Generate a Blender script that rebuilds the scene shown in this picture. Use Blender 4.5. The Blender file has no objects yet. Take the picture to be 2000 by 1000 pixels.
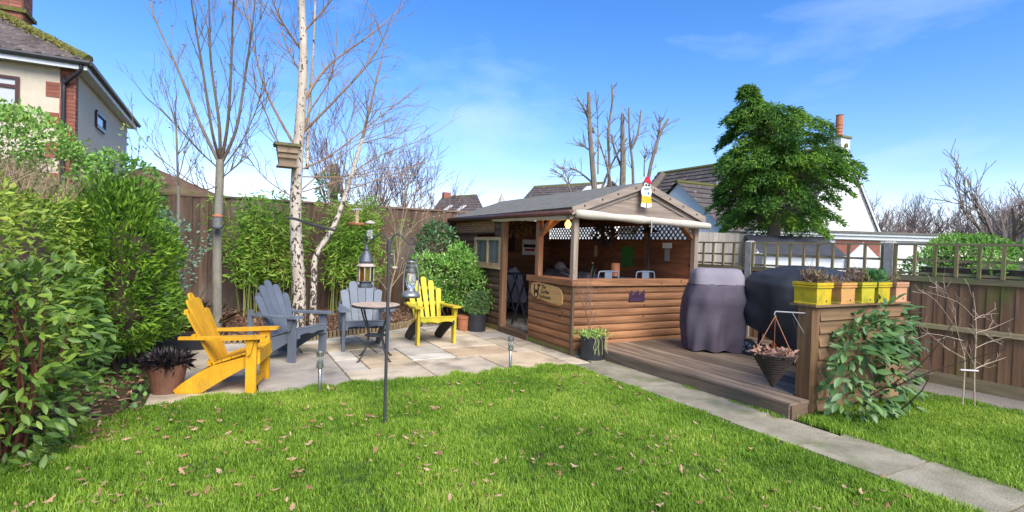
import bpy, bmesh, math, random
import numpy as np
from mathutils import Vector, Matrix, noise as mnoise
R_ = random.Random(7)
NP = np.random.default_rng(7)
sc = bpy.context.scene
col = sc.collection
rad = math.radians

# ---------------------------------------------------------------- camera
# garden axes: X runs along the bar's front, Y along its door side, Z up, metres
CAM_H = 1.5; FPX = 1036.4; PITCH = rad(-0.98); ROLL = rad(1.75); YAW = rad(28.3)
fwd = Vector((math.sin(YAW)*math.cos(PITCH), math.cos(YAW)*math.cos(PITCH), math.sin(PITCH)))
r0 = fwd.cross(Vector((0, 0, 1))).normalized(); u0 = r0.cross(fwd)
cr = r0*math.cos(ROLL) + u0*math.sin(ROLL); cu = -r0*math.sin(ROLL) + u0*math.cos(ROLL)
cam_d = bpy.data.cameras.new('camera'); cam = bpy.data.objects.new('camera', cam_d); col.objects.link(cam)
cam_d.sensor_width = 36; cam_d.lens = FPX/2000*36; cam_d.clip_end = 3000
cam.matrix_world = Matrix(((cr.x, cu.x, -fwd.x, 0), (cr.y, cu.y, -fwd.y, 0), (cr.z, cu.z, -fwd.z, CAM_H), (0, 0, 0, 1)))
sc.camera = cam

# ---------------------------------------------------------------- light
SUN_EL, SUN_AZ = rad(45), rad(-91)      # sun stands behind the viewer's right shoulder
sdir = Vector((math.cos(SUN_EL)*math.cos(SUN_AZ), math.cos(SUN_EL)*math.sin(SUN_AZ), math.sin(SUN_EL)))
w = bpy.data.worlds.new('World'); sc.world = w; w.use_nodes = True
nt = w.node_tree; nt.nodes.clear()
out = nt.nodes.new('ShaderNodeOutputWorld'); bg = nt.nodes.new('ShaderNodeBackground')
sky = nt.nodes.new('ShaderNodeTexSky'); sky.sky_type = 'NISHITA'; sky.sun_disc = False
sky.sun_elevation = SUN_EL; sky.sun_rotation = math.atan2(sdir.x, sdir.y)
sky.air_density = 1.0; sky.dust_density = 0.1; sky.ozone_density = 3.0
tc = nt.nodes.new('ShaderNodeTexCoord'); mp = nt.nodes.new('ShaderNodeMapping')
mp.inputs['Scale'].default_value = (1.0, 1.0, 3.2); mp.inputs['Rotation'].default_value = (0, 0, rad(-15)); mp.inputs['Location'].default_value = (0, 0, .22)
n1 = nt.nodes.new('ShaderNodeTexNoise'); n1.inputs['Scale'].default_value = 1.9; n1.inputs['Detail'].default_value = 8; n1.inputs['Roughness'].default_value = .55
n1.inputs['Distortion'].default_value = .5
rp = nt.nodes.new('ShaderNodeValToRGB'); rp.color_ramp.elements[0].position = .49; rp.color_ramp.elements[1].position = .95
rp.color_ramp.elements[1].color = (.75, .75, .75, 1)
mx = nt.nodes.new('ShaderNodeMixRGB'); mx.inputs[2].default_value = (4.2, 5.0, 6.2, 1)
L = nt.links.new
L(tc.outputs['Generated'], mp.inputs['Vector']); L(mp.outputs[0], n1.inputs['Vector']); L(n1.outputs['Fac'], rp.inputs[0])
L(rp.outputs[0], mx.inputs[0]); hs = nt.nodes.new('ShaderNodeHueSaturation'); hs.inputs['Saturation'].default_value = 1.32; L(sky.outputs[0], hs.inputs['Color']); tn = nt.nodes.new('ShaderNodeMixRGB'); tn.blend_type = 'MULTIPLY'; tn.inputs[0].default_value = 1; tn.inputs[2].default_value = (1.12, .93, 1.06, 1); L(hs.outputs[0], tn.inputs[1]); L(tn.outputs[0], mx.inputs[1]); L(mx.outputs[0], bg.inputs[0]); L(bg.outputs[0], out.inputs[0])
bg.inputs[1].default_value = 0.116
sun_d = bpy.data.lights.new('sun', 'SUN'); sun_d.energy = 3.5; sun_d.angle = rad(45); sun_d.color = (1, .95, .87)
sun = bpy.data.objects.new('sun', sun_d); col.objects.link(sun)
sun.rotation_euler = (-sdir).to_track_quat('-Z', 'Y').to_euler(); sun.location = (0, 0, 12)
sc.view_settings.view_transform = 'Standard'; sc.view_settings.look = 'None'
sc.view_settings.exposure = 1.05; sc.view_settings.gamma = 1

# ---------------------------------------------------------------- pixel -> place helpers
CAM = Vector((0, 0, CAM_H))
def ray(x, y): return fwd + cr*((x-1000)/FPX) - cu*((y-500)/FPX)
def G(x, y, z=0): d = ray(x, y); return CAM + d*((z-CAM_H)/d.z)
HF = Vector((math.sin(YAW), math.cos(YAW), 0))
def D(x, y, dep): d = ray(x, y); return CAM + d*(dep/d.dot(HF))
def PV(x, y, v): d = ray(x, y); return CAM + d*(v/d.y)
def PU(x, y, u): d = ray(x, y); return CAM + d*(u/d.x)

# ---------------------------------------------------------------- materials
MATS = {}
def mat(name, c1, c2=None, scale=6, stretch=(1, 1, 1), rough=.75, bump=.25, bscale=None, var=.12, stain=None, spec=.3, metal=0, detail=6, knots=None):
    if name in MATS: return MATS[name]
    m = bpy.data.materials.new(name); MATS[name] = m; m.use_nodes = True
    t = m.node_tree; N = t.nodes.new; K = t.links.new; b = t.nodes['Principled BSDF']
    c2 = c2 or tuple(x*.7 for x in c1)
    co = N('ShaderNodeTexCoord'); mp = N('ShaderNodeMapping'); mp.inputs['Scale'].default_value = stretch
    oi = N('ShaderNodeObjectInfo')
    ad = N('ShaderNodeVectorMath'); ad.operation = 'ADD'
    sc_ = N('ShaderNodeVectorMath'); sc_.operation = 'SCALE'; sc_.inputs[0].default_value = (13, 7, 17); K(oi.outputs['Random'], sc_.inputs['Scale'])
    K(co.outputs['Object'], ad.inputs[0]); K(sc_.outputs[0], ad.inputs[1]); K(ad.outputs[0], mp.inputs[0])
    n = N('ShaderNodeTexNoise'); n.inputs['Scale'].default_value = scale; n.inputs['Detail'].default_value = detail; n.inputs['Roughness'].default_value = .6
    K(mp.outputs[0], n.inputs['Vector'])
    r = N('ShaderNodeValToRGB'); r.color_ramp.elements[0].position = .32; r.color_ramp.elements[1].position = .68
    r.color_ramp.elements[0].color = (*c2, 1); r.color_ramp.elements[1].color = (*c1, 1); K(n.outputs['Fac'], r.inputs[0])
    last = r.outputs[0]
    if knots:
        vo = N('ShaderNodeTexVoronoi'); vo.inputs['Scale'].default_value = knots; K(ad.outputs[0], vo.inputs['Vector'])
        kr = N('ShaderNodeValToRGB'); kr.color_ramp.elements[0].position = .05; kr.color_ramp.elements[1].position = .13
        kr.color_ramp.elements[0].color = (.35, .3, .27, 1); kr.color_ramp.elements[1].color = (1, 1, 1, 1); K(vo.outputs['Distance'], kr.inputs[0])
        km = N('ShaderNodeMixRGB'); km.blend_type = 'MULTIPLY'; km.inputs[0].default_value = 1; K(last, km.inputs[1]); K(kr.outputs[0], km.inputs[2]); last = km.outputs[0]
    if stain:
        sc3, scl, lo, hi = stain
        n2 = N('ShaderNodeTexNoise'); n2.inputs['Scale'].default_value = scl; n2.inputs['Detail'].default_value = 5
        K(co.outputs['Object'], n2.inputs['Vector'])
        r2 = N('ShaderNodeValToRGB'); r2.color_ramp.elements[0].position = lo; r2.color_ramp.elements[1].position = hi
        K(n2.outputs['Fac'], r2.inputs[0])
        sm = N('ShaderNodeMixRGB'); sm.inputs[2].default_value = (*sc3, 1); K(r2.outputs[0], sm.inputs[0]); K(last, sm.inputs[1]); last = sm.outputs[0]
    if var:
        mr = N('ShaderNodeMapRange'); mr.inputs['To Min'].default_value = 1-var; mr.inputs['To Max'].default_value = 1+var; K(oi.outputs['Random'], mr.inputs['Value'])
        vm = N('ShaderNodeVectorMath'); vm.operation = 'SCALE'; K(last, vm.inputs[0]); K(mr.outputs[0], vm.inputs['Scale']); last = vm.outputs[0]
    K(last, b.inputs['Base Color']); b.inputs['Roughness'].default_value = rough; b.inputs['Metallic'].default_value = metal
    b.inputs['Specular IOR Level'].default_value = spec
    if bump:
        bn = N('ShaderNodeTexNoise'); bn.inputs['Scale'].default_value = bscale or scale*4; bn.inputs['Detail'].default_value = 4; K(mp.outputs[0], bn.inputs['Vector'])
        bp = N('ShaderNodeBump'); bp.inputs['Strength'].default_value = bump; bp.inputs['Distance'].default_value = .02; K(bn.outputs['Fac'], bp.inputs['Height']); K(bp.outputs[0], b.inputs['Normal'])
    return m
def leafmat(name, cols, rough=.5, trans=.3, spec=.35, patch=0):
    if name in MATS: return MATS[name]
    m = bpy.data.materials.new(name); MATS[name] = m; m.use_nodes = True
    t = m.node_tree; N = t.nodes.new; K = t.links.new; b = t.nodes['Principled BSDF']
    a = N('ShaderNodeAttribute'); a.attribute_name = 'rnd'; oi = N('ShaderNodeObjectInfo')
    ad = N('ShaderNodeMath'); ad.operation = 'ADD'; K(a.outputs['Fac'], ad.inputs[0])
    ml = N('ShaderNodeMath'); ml.operation = 'MULTIPLY_ADD'; ml.inputs[1].default_value = .5; ml.inputs[2].default_value = -.25; K(oi.outputs['Random'], ml.inputs[0]); K(ml.outputs[0], ad.inputs[1])
    if patch:
        pn = N('ShaderNodeTexNoise'); pn.inputs['Scale'].default_value = patch; pn.inputs['Detail'].default_value = 3; K(oi.outputs['Location'], pn.inputs['Vector'])
        pm = N('ShaderNodeMath'); pm.operation = 'MULTIPLY_ADD'; pm.inputs[1].default_value = 1.6; pm.inputs[2].default_value = -.8; K(pn.outputs['Fac'], pm.inputs[0]); p2 = N('ShaderNodeMath'); K(pm.outputs[0], p2.inputs[0]); K(ad.outputs[0], p2.inputs[1]); ad = p2
    cols = [tuple(min(x*1.85, .6) for x in c) if c[1] > c[0]*1.05 else c for c in cols]
    r = N('ShaderNodeValToRGB'); el = r.color_ramp.elements
    while len(el) < len(cols): el.new(.5)
    for i, c in enumerate(cols): el[i].position = i/(len(cols)-1); el[i].color = (*c, 1)
    K(ad.outputs[0], r.inputs[0]); K(r.outputs[0], b.inputs['Base Color'])
    b.inputs['Roughness'].default_value = rough; b.inputs['Specular IOR Level'].default_value = spec
    if trans:
        tr = N('ShaderNodeBsdfTranslucent'); K(r.outputs[0], tr.inputs[0]); ms = N('ShaderNodeMixShader'); ms.inputs[0].default_value = trans
        K(b.outputs[0], ms.inputs[1]); K(tr.outputs[0], ms.inputs[2]); K(ms.outputs[0], t.nodes['Material Output'].inputs[0])
    return m
def wood(name, c1, c2, axis, **k):
    st = [9, 9, 9]; st['xyz'.index(axis)] = .7
    k.setdefault('scale', 1.6); k.setdefault('bump', .35); k.setdefault('bscale', 3.0)
    return mat(name+'_'+axis, c1, c2, stretch=st, **k)
def glassmat(name, c, rough=.05):
    if name in MATS: return MATS[name]
    m = bpy.data.materials.new(name); MATS[name] = m; m.use_nodes = True; b = m.node_tree.nodes['Principled BSDF']
    b.inputs['Base Color'].default_value = (*c, 1); b.inputs['Roughness'].default_value = rough; b.inputs['Transmission Weight'].default_value = .85; b.inputs['IOR'].default_value = 1.2
    return m
def emit(name, c, s):
    m = bpy.data.materials.new(name); m.use_nodes = True; b = m.node_tree.nodes['Principled BSDF']
    b.inputs['Base Color'].default_value = (*c, 1); b.inputs['Emission Color'].default_value = (*c, 1); b.inputs['Emission Strength'].default_value = s
    return m

# ---------------------------------------------------------------- mesh builder
class M:
    def __init__(s): s.V = []; s.F = []
    def add(s, vs, fs):
        o = len(s.V); s.V += [tuple(v) for v in vs]; s.F += [tuple(i+o for i in f) for f in fs]; return s
    def box(s, x0, x1, y0, y1, z0, z1):
        vs = [(x, y, z) for z in (z0, z1) for y in (y0, y1) for x in (x0, x1)]
        return s.add(vs, [(0, 2, 3, 1), (4, 5, 7, 6), (0, 1, 5, 4), (2, 6, 7, 3), (0, 4, 6, 2), (1, 3, 7, 5)])
    def bar(s, a, b, w, h=None, up=(0, 0, 1)):
        a = Vector(a); b = Vector(b); d = (b-a).normalized(); h = h or w
        up = Vector(up)
        if abs(d.dot(up)) > .98: up = Vector((1, 0, 0))
        x = d.cross(up).normalized()*(w/2); z = x.cross(d).normalized()*(h/2)
        vs = [p+i*x+j*z for p in (a, b) for i, j in ((-1, -1), (1, -1), (1, 1), (-1, 1))]
        return s.add(vs, [(3, 2, 1, 0), (4, 5, 6, 7), (0, 1, 5, 4), (1, 2, 6, 5), (2, 3, 7, 6), (3, 0, 4, 7)])
    def prism(s, pts, off):
        n = len(pts); off = Vector(off); a = [Vector(p) for p in pts]; b = [p+off for p in a]
        nrm = Vector((0, 0, 0))
        for i in range(n): nrm += a[i].cross(a[(i+1) % n])
        if nrm.dot(off) > 0: fs = [tuple(reversed(range(n))), tuple(range(n, 2*n))] + [(i, (i+1) % n, n+(i+1) % n, n+i) for i in range(n)]
        else: fs = [tuple(range(n)), tuple(reversed(range(n, 2*n)))] + [((i+1) % n, i, n+i, n+(i+1) % n) for i in range(n)]
        return s.add(a+b, fs)
    def tube(s, pts, rs, n=6, cap=True):
        pts = [Vector(p) for p in pts]
        if not hasattr(rs, '__len__'): rs = [rs]*len(pts)
        o = len(s.V); pu = None
        for i, p in enumerate(pts):
            d = (pts[min(i+1, len(pts)-1)]-pts[max(i-1, 0)])
            d = d.normalized() if d.length > 1e-9 else Vector((0, 0, 1))
            if pu is None: pu = d.orthogonal().normalized()
            x = (pu - d*pu.dot(d)); x = x.normalized() if x.length > 1e-6 else d.orthogonal().normalized(); pu = x; y = d.cross(x)
            for k in range(n):
                a = 2*math.pi*k/n; s.V.append(tuple(p+(x*math.cos(a)+y*math.sin(a))*rs[i]))
        for i in range(len(pts)-1):
            for k in range(n):
                k2 = (k+1) % n; s.F.append((o+i*n+k, o+i*n+k2, o+(i+1)*n+k2, o+(i+1)*n+k))
        if cap: s.F.append(tuple(o+k for k in reversed(range(n)))); e = o+(len(pts)-1)*n; s.F.append(tuple(e+k for k in range(n)))
        return s
    def lathe(s, prof, c=(0, 0, 0), n=20):
        o = len(s.V); c = Vector(c)
        for r, z in prof:
            for k in range(n): a = 2*math.pi*k/n; s.V.append((c.x+r*math.cos(a), c.y+r*math.sin(a), c.z+z))
        for i in range(len(prof)-1):
            for k in range(n): k2 = (k+1) % n; s.F.append((o+i*n+k, o+i*n+k2, o+(i+1)*n+k2, o+(i+1)*n+k))
        s.F.append(tuple(o+k for k in reversed(range(n)))); e = o+(len(prof)-1)*n; s.F.append(tuple(e+k for k in range(n)))
        return s
    def build(s, name, m, parent=None, smooth=False, label=None, kind=None):
        me = bpy.data.meshes.new(name); me.from_pydata(s.V, [], s.F); me.materials.append(m)
        if smooth: me.polygons.foreach_set('use_smooth', [True]*len(me.polygons))
        me.update(); o = bpy.data.objects.new(name, me); col.objects.link(o)
        if parent: par(o, parent)
        if label: o['label'] = label
        if kind: o['kind'] = kind
        return o
def par(o, p):
    o.parent = p
    if p.type == 'EMPTY' and not p.get('_local'): o.matrix_parent_inverse = Matrix.Translation(-Vector(p.location))
def E(name, label, cat, loc=(0, 0, 0), group=None, local=False, rz=0):
    o = bpy.data.objects.new(name, None); col.objects.link(o); o.location = loc; o.rotation_euler[2] = rz; o.empty_display_size = .1
    if local: o['_local'] = 1
    return tag(o, label, cat, group)
def tag(o, label, cat, group=None):
    o['label'] = label; o['category'] = cat
    if group: o['group'] = group
    return o
def structure(o): o['kind'] = 'structure'; return o
def bx(name, m, parent, *a): return M().box(*a).build(name, m, parent)
def smoothpath(pts, k=4):
    P = [Vector(p) for p in pts]; o = []
    for i in range(len(P)-1):
        a, b, c, d = P[max(i-1, 0)], P[i], P[i+1], P[min(i+2, len(P)-1)]
        for j in range(k):
            t = j/k; o.append(.5*((2*b)+(c-a)*t+(2*a-5*b+4*c-d)*t*t+(3*b-a-3*c+d)*t**3))
    o.append(P[-1]); return o
def np_mesh(name, V, F, m, rnd=None, parent=None, smooth=False, kind=None):
    me = bpy.data.meshes.new(name); V = np.asarray(V, np.float32); F = np.asarray(F, np.int32); nf, k = F.shape
    me.vertices.add(len(V)); me.vertices.foreach_set('co', V.ravel()); me.loops.add(nf*k); me.loops.foreach_set('vertex_index', F.ravel())
    me.polygons.add(nf); me.polygons.foreach_set('loop_start', np.arange(0, nf*k, k, dtype=np.int32))
    if smooth: me.polygons.foreach_set('use_smooth', np.ones(nf, bool))
    me.materials.append(m)
    if rnd is not None: at = me.attributes.new('rnd', 'FLOAT', 'FACE'); at.data.foreach_set('value', np.asarray(rnd, np.float32))
    me.update(calc_edges=True); me.validate()
    o = bpy.data.objects.new(name, me); col.objects.link(o)
    if parent: par(o, parent)
    if kind: o['kind'] = kind
    return o
def nz(P, s, seed=0): return np.array([mnoise.noise(Vector((p[0]*s+seed, p[1]*s-seed, p[2]*s+2*seed))) for p in P])
def unit(a): return a/np.maximum(np.linalg.norm(a, axis=1, keepdims=True), 1e-9)
def leaves(name, P, N, size, m, parent=None, ratio=.42, spread=.7, droop=0., kind='stuff', clump=1.5, seed=3, base=.5, bend=.2):
    """leaf-sized folded faces at points P, axes round N"""
    n = len(P); ax = unit(N + NP.normal(0, spread, (n, 3)) + np.array([0, 0, -droop]))
    sd = unit(np.cross(ax, NP.normal(0, 1, (n, 3)))); nr = np.cross(sd, ax)
    s = (np.asarray(size)*NP.uniform(.65, 1.3, n))[:, None]
    b = P; t = P+ax*s+nr*s*-bend; l = P+ax*s*.48+sd*s*ratio*.5+nr*s*.06; r = P+ax*s*.48-sd*s*ratio*.5+nr*s*.06
    V = np.stack([b, l, t, r], 1).reshape(-1, 3); i = np.arange(n)*4
    F = np.concatenate([np.stack([i, i+2, i+1], 1), np.stack([i, i+3, i+2], 1)])
    rn = np.clip(base + .38*nz(P, clump, seed) + NP.normal(0, .17, n), 0, 1)
    return np_mesh(name, V, F, m, np.concatenate([rn, rn]), parent, kind=kind)
def blob(c, h, n, k=2.5, lump=.12, ls=1.6, depth=.25, seed=0, zmin=-1, zmax=1):
    d = unit(NP.normal(0, 1, (n*2, 3))); d = d[(d[:, 2] >= zmin) & (d[:, 2] <= zmax)][:n]; n = len(d)
    r = (np.abs(d)**k).sum(1)**(-1/k); p = d*r[:, None]
    N = unit(np.sign(p)*np.abs(p)**(k-1)/np.array(h)); h = np.array(h); c = np.array(c)
    P = p*h; dd = NP.exponential(depth, n)*min(h)*.5
    P = P - N*np.minimum(dd, min(h)*.8)[:, None] + N*(nz(P+c, ls, seed)*lump*2)[:, None]
    return P+c, N
# branching: returns tips
def grow(m, p, d, ln, r, lev, rng, tips, kids=(2, 4), ang=.6, up=.15, shrink=.68, seg=4, wob=.12, n=5, rmin=.002, start=.3):
    p = Vector(p); d = Vector(d).normalized(); pts = [p.copy()]; rs = [r]; dirs = [d.copy()]
    r1 = max(r*.45, rmin) if lev > 0 else rmin
    for i in range(seg):
        d = (d + Vector((rng.gauss(0, wob), rng.gauss(0, wob), rng.gauss(0, wob)+up*.25))).normalized()
        p = p + d*(ln/seg); pts.append(p.copy()); rs.append(r+(r1-r)*(i+1)/seg); dirs.append(d.copy())
    m.tube(pts, rs, n if lev > 1 else 4 if lev else 3, cap=False)
    tips.append((pts[-1], d))
    if lev <= 0: return
    for k in range(rng.randint(*kids)):
        t = rng.uniform(start, 1.0); f = t*seg; i = min(int(f), seg-1); q = pts[i].lerp(pts[i+1], f-i); dd = dirs[i]
        o = dd.orthogonal().normalized(); o.rotate(Matrix.Rotation(rng.uniform(0, 6.28), 3, dd))
        nd = (dd*math.cos(ang)+o*math.sin(ang)*rng.uniform(.6, 1.2)+Vector((0, 0, up))).normalized()
        rr = (rs[i]+(rs[i+1]-rs[i])*(f-i))
        grow(m, q, nd, ln*shrink*rng.uniform(.7, 1.15), max(rr*.6, rmin), lev-1, rng, tips, kids, ang, up, shrink, seg, wob, n, rmin, start)
# ================================================================ the setting
SOIL = mat('soil', (.07, .045, .028), (.035, .022, .014), scale=9, bump=.6, var=0)
GRN = mat('lawn_soil', (.05, .085, .018), (.035, .05, .015), scale=7, bump=.5, var=0)
def sheet(name, pts, z, m):
    mm = M(); mm.add([(x, y, z) for x, y in pts], [tuple(range(len(pts)))]); return structure(mm.build(name, m))
sheet('ground', [(-900, -900), (900, -900), (900, 900), (-900, 900)], -.03, mat('far_ground', (.06, .09, .025), (.05, .06, .025), scale=.4, bump=0, var=0))
sheet('lawn', [(-1.6, -2.5), (4.0, -2.5), (4.0, 5.66), (-.2, 5.66), (-.75, 5.4), (-1.6, 4.6)], -.004, GRN)
sheet('side_lawn', [(4.6, -2.5), (7.1, -2.5), (7.0, 3.3), (4.6, 3.02)], -.004, GRN)
sheet('border_soil', [(-6, -2.5), (-1.6, -2.5), (-1.6, 4.6), (-.75, 5.4), (-.7, 8.6), (-6, 10.4)], -.008, mat('leaf_litter', (.13, .075, .04), (.045, .028, .018), scale=16, bump=.8, var=0))
sheet('gravel_strip', [(6.9, -2.5), (7.62, -2.5), (7.62, 6.2), (6.75, 6.2), (6.75, 3.2)], .006, mat('gravel', (.36, .31, .25), (.2, .17, .14), scale=60, bump=.8, bscale=90, var=0))

# mulch bed against the back fence
EDGE = [(-.75, 8.62), (0, 8.5), (.55, 8.36), (1.05, 8.34), (1.8, 8.68), (2.6, 9.0), (3.2, 9.5), (4.2, 9.75)]
bed = M(); nrow = 6
ep = smoothpath([(x, y, 0) for x, y in EDGE], 5)
for p in ep:
    for j in range(nrow):
        t = j/(nrow-1); y = p.y+(10.55-p.y)*t; bed.V.append((p.x, y, .1+.16*t+.05*mnoise.noise(Vector((p.x*2, y*2, 0)))*(j > 0)))
for i in range(len(ep)-1):
    for j in range(nrow-1): a = i*nrow+j; bed.F.append((a, a+nrow, a+nrow+1, a+1))
structure(bed.build('mulch_bed', mat('mulch', (.15, .075, .045), (.04, .022, .014), scale=22, bump=.9, bscale=50, var=0), smooth=True))
n = 5200
ii = NP.integers(0, len(ep)-1, n); tt = NP.random(n); t2 = NP.random(n)
P = np.array([[ep[i].x+(ep[i+1].x-ep[i].x)*a, 0, 0] for i, a in zip(ii, tt)]); y0 = np.array([ep[i].y+(ep[i+1].y-ep[i].y)*a for i, a in zip(ii, tt)])
P[:, 1] = y0+(10.5-y0)*t2**1.3*.98+.02; P[:, 2] = .115+.16*(P[:, 1]-y0)/(10.55-y0)
N = NP.normal(0, 1, (n, 3)); N[:, 2] *= .35
o = leaves('bark_chips', P, unit(N), .055, leafmat('bark_chip', [(.05, .025, .015), (.16, .08, .045), (.3, .19, .12)], .9, 0), ratio=.5, spread=.2)
tag(o, 'loose brown bark chips covering the bed under the birch', 'bark chips')

# log-roll edging in front of the bed
lg = M(); pl = smoothpath([(x, y, 0) for x, y in EDGE[:-1]], 24); acc = 0
for a, b in zip(pl, pl[1:]):
    acc += (b-a).length
    if acc > .052: acc = 0; h = .13+R_.uniform(-.008, .008); lg.lathe([(.026, 0), (.026, h-.008), (.018, h)], (a.x, a.y-.02, 0), 7)
o = lg.build('log_edging', mat('edging_log', (.33, .24, .13), (.16, .12, .07), scale=14, var=0), kind='stuff'); tag(o, 'low round-log edging along the bark bed', 'edging')

# patio slabs
SL = [mat('sandstone_%d' % i, c, tuple(x*.66 for x in c), scale=2.6, bump=.3, bscale=18, var=.17, rough=.8, stain=((.12, .1, .075), 2.3, .52, .8))
      for i, c in enumerate([(.54, .44, .31), (.5, .41, .3), (.58, .45, .29), (.44, .38, .31), (.55, .49, .4), (.52, .38, .24)])]
base = structure(M().box(-.62, 4.27, 5.62, 9.9, -.05, -.002).build('patio', mat('patio_mortar', (.12, .1, .07), (.06, .055, .035), scale=12, var=0)))
gx, gy, cs = 16, 14, .305
occ = [[False]*gy for _ in range(gx)]
rg = random.Random(21)
def edge_y(x):
    for (x0, y0), (x1, y1) in zip(EDGE, EDGE[1:]):
        if x0 <= x <= x1: return y0+(y1-y0)*(x-x0)/(x1-x0)
    return 8.6
for j in range(gy):
    for i in range(gx):
        if occ[i][j]: continue
        opts = [(3, 2), (2, 3), (3, 3), (2, 2), (2, 2), (3, 2), (1, 2), (2, 1), (3, 1), (1, 1)]; rg.shuffle(opts)
        opts = sorted(opts[:6], key=lambda q: -q[0]*q[1]) if rg.random() < .6 else opts
        for a, b in opts+[(1, 1)]:
            if i+a <= gx and j+b <= gy and not any(occ[i+p][j+q] for p in range(a) for q in range(b)): break
        for p in range(a):
            for q in range(b): occ[i+p][j+q] = True
        x0, x1 = -.62+i*cs, -.62+(i+a)*cs; y0, y1 = 5.63+j*cs, 5.63+(j+b)*cs
        if y0 > edge_y((x0+x1)/2)+.1: continue
        g = .007; e = .006; z = .012+rg.uniform(-.003, .003)
        s = M(); s.V = [(x0+g, y0+g, -.004), (x1-g, y0+g, -.004), (x1-g, y1-g, -.004), (x0+g, y1-g, -.004), (x0+g+e, y0+g+e, z), (x1-g-e, y0+g+e, z), (x1-g-e, y1-g-e, z), (x0+g+e, y1-g-e, z)]
        s.F = [(4, 5, 6, 7), (0, 1, 5, 4), (1, 2, 6, 5), (2, 3, 7, 6), (3, 0, 4, 7)]
        s.build('slab', rg.choice(SL), base)
# path of concrete slabs along the lawn
CON = mat('concrete_slab', (.33, .29, .21), (.19, .17, .115), scale=4, bump=.4, bscale=70, var=.07, stain=((.11, .13, .045), 2.5, .52, .75))
pbase = structure(M().box(3.97, 4.53, -2.5, 5.62, -.05, -.003).build('path', mat('patio_mortar', (.1, .09, .06))))
y = 5.6; k = 0
while y > -2.4:
    h = .61; s = M(); z = .014+rg.uniform(-.004, .004); s.box(3.96, 4.61 if y < 3.1 else 4.53, y-h+.014, y-.004, -.02, z); s.build('slab', CON, pbase); y -= h; k += 1
for xx in (4.3, ):
    M().box(4.29, 4.54, 5.66, 6.1, -.02, .012).build('slab', CON, pbase)

# grass: tufts spread over the lawns
GM = leafmat('grass_blade', [(.055, .108, .009), (.105, .19, .014), (.17, .255, .024), (.29, .32, .065)], .55, .4, patch=1.1)
tcol = bpy.data.collections.new('grass_tufts')
for q in range(6):
    V = []; F = []; rn = []
    for b in range(16):
        a = R_.uniform(0, 6.28); rr = R_.uniform(0, .04); x, yy = rr*math.cos(a), rr*math.sin(a); h = R_.uniform(.018, .055); l = R_.uniform(.1, .75)*h; da = R_.uniform(0, 6.28); wd = R_.uniform(.0016, .003)
        dx, dy = math.cos(da), math.sin(da); o = len(V)
        for t, ww in ((0, 1), (.55, .85)):
            for sgn in (-1, 1): V.append((x+dx*l*t*t-dy*wd*ww*sgn, yy+dy*l*t*t+dx*wd*ww*sgn, h*t))
        V.append((x+dx*l, yy+dy*l, h*(1-.25*l/h))); F += [(o, o+1, o+3), (o, o+3, o+2), (o+2, o+3, o+4)]; rn += [R_.gauss(.42, .2)]*3
    g = np_mesh('tuft', V, F, GM, np.clip(rn, 0, 1)); col.objects.unlink(g); tcol.objects.link(g)
def scatter(name, polys, dens, seed, label, smin=.6, smax=1.35):
    mm = M()
    for p in polys: mm.add([(x, y, 0) for x, y in p], [tuple(range(len(p)))])
    o = mm.build(name, GRN, kind='stuff'); tag(o, label, 'grass')
    ng = bpy.data.node_groups.new(name, 'GeometryNodeTree'); ng.interface.new_socket('Geometry', in_out='INPUT', socket_type='NodeSocketGeometry'); ng.interface.new_socket('Geometry', in_out='OUTPUT', socket_type='NodeSocketGeometry')
    N = ng.nodes.new; K = ng.links.new; gi = N('NodeGroupInput'); go = N('NodeGroupOutput')
    di = N('GeometryNodeDistributePointsOnFaces'); di.inputs['Density'].default_value = dens; di.inputs['Seed'].default_value = seed
    ci = N('GeometryNodeCollectionInfo'); ci.inputs['Collection'].default_value = tcol; ci.inputs['Separate Children'].default_value = True; ci.inputs['Reset Children'].default_value = True
    ip = N('GeometryNodeInstanceOnPoints'); ip.inputs['Pick Instance'].default_value = True
    rv = N('FunctionNodeRandomValue'); rv.data_type = 'FLOAT_VECTOR'; rv.inputs[0].default_value = (-.2, -.2, 0); rv.inputs[1].default_value = (.2, .2, 6.28)
    # patchy height
    nx = N('ShaderNodeTexNoise'); nx.inputs['Scale'].default_value = 2.2; mr = N('ShaderNodeMapRange'); mr.inputs[1].default_value = .3; mr.inputs[2].default_value = .7; mr.inputs[3].default_value = smin; mr.inputs[4].default_value = smax
    K(gi.outputs[0], di.inputs['Mesh']); K(di.outputs['Points'], ip.inputs['Points']); K(ci.outputs[0], ip.inputs['Instance']); K(rv.outputs[0], ip.inputs['Rotation'])
    K(nx.outputs[0], mr.inputs[0]); K(mr.outputs[0], ip.inputs['Scale']); K(ip.outputs[0], go.inputs[0])
    o.modifiers.new('scatter', 'NODES').node_group = ng; return o
scatter('grass', [[(-1.5, 1.2), (1.2, .6), (3.93, -.8), (3.93, 5.6), (-.2, 5.66), (-.75, 5.4), (-1.5, 4.6)]], 1500, 1, 'green lawn grass with fallen leaves between patio and path')
scatter('grass', [[(4.62, .2), (7.1, -.8), (7.0, 3.2), (4.62, 2.98)]], 1400, 2, 'green lawn grass below the slatted screen and sapling')
ex = [[(x-.05, 5.62), (x+.09, 5.62), (x+.05, 5.62+d), (x, 5.62+d)] for x, d in ((R_.uniform(-.3, 3.9), R_.uniform(.05, .12)) for _ in range(26))]
ex += [[(4.46, y), (4.54, y), (4.54, y+.2), (4.48, y+.2)] for y in (3.05, 3.2, 3.45, 4.1)] + [[(4.58, 1.2), (4.66, 1.2), (4.66, 2.9), (4.6, 2.9)]]
scatter('grass', ex, 1300, 3, 'ragged grass fringe growing over the slab edges', .7, 1.3)
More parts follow.
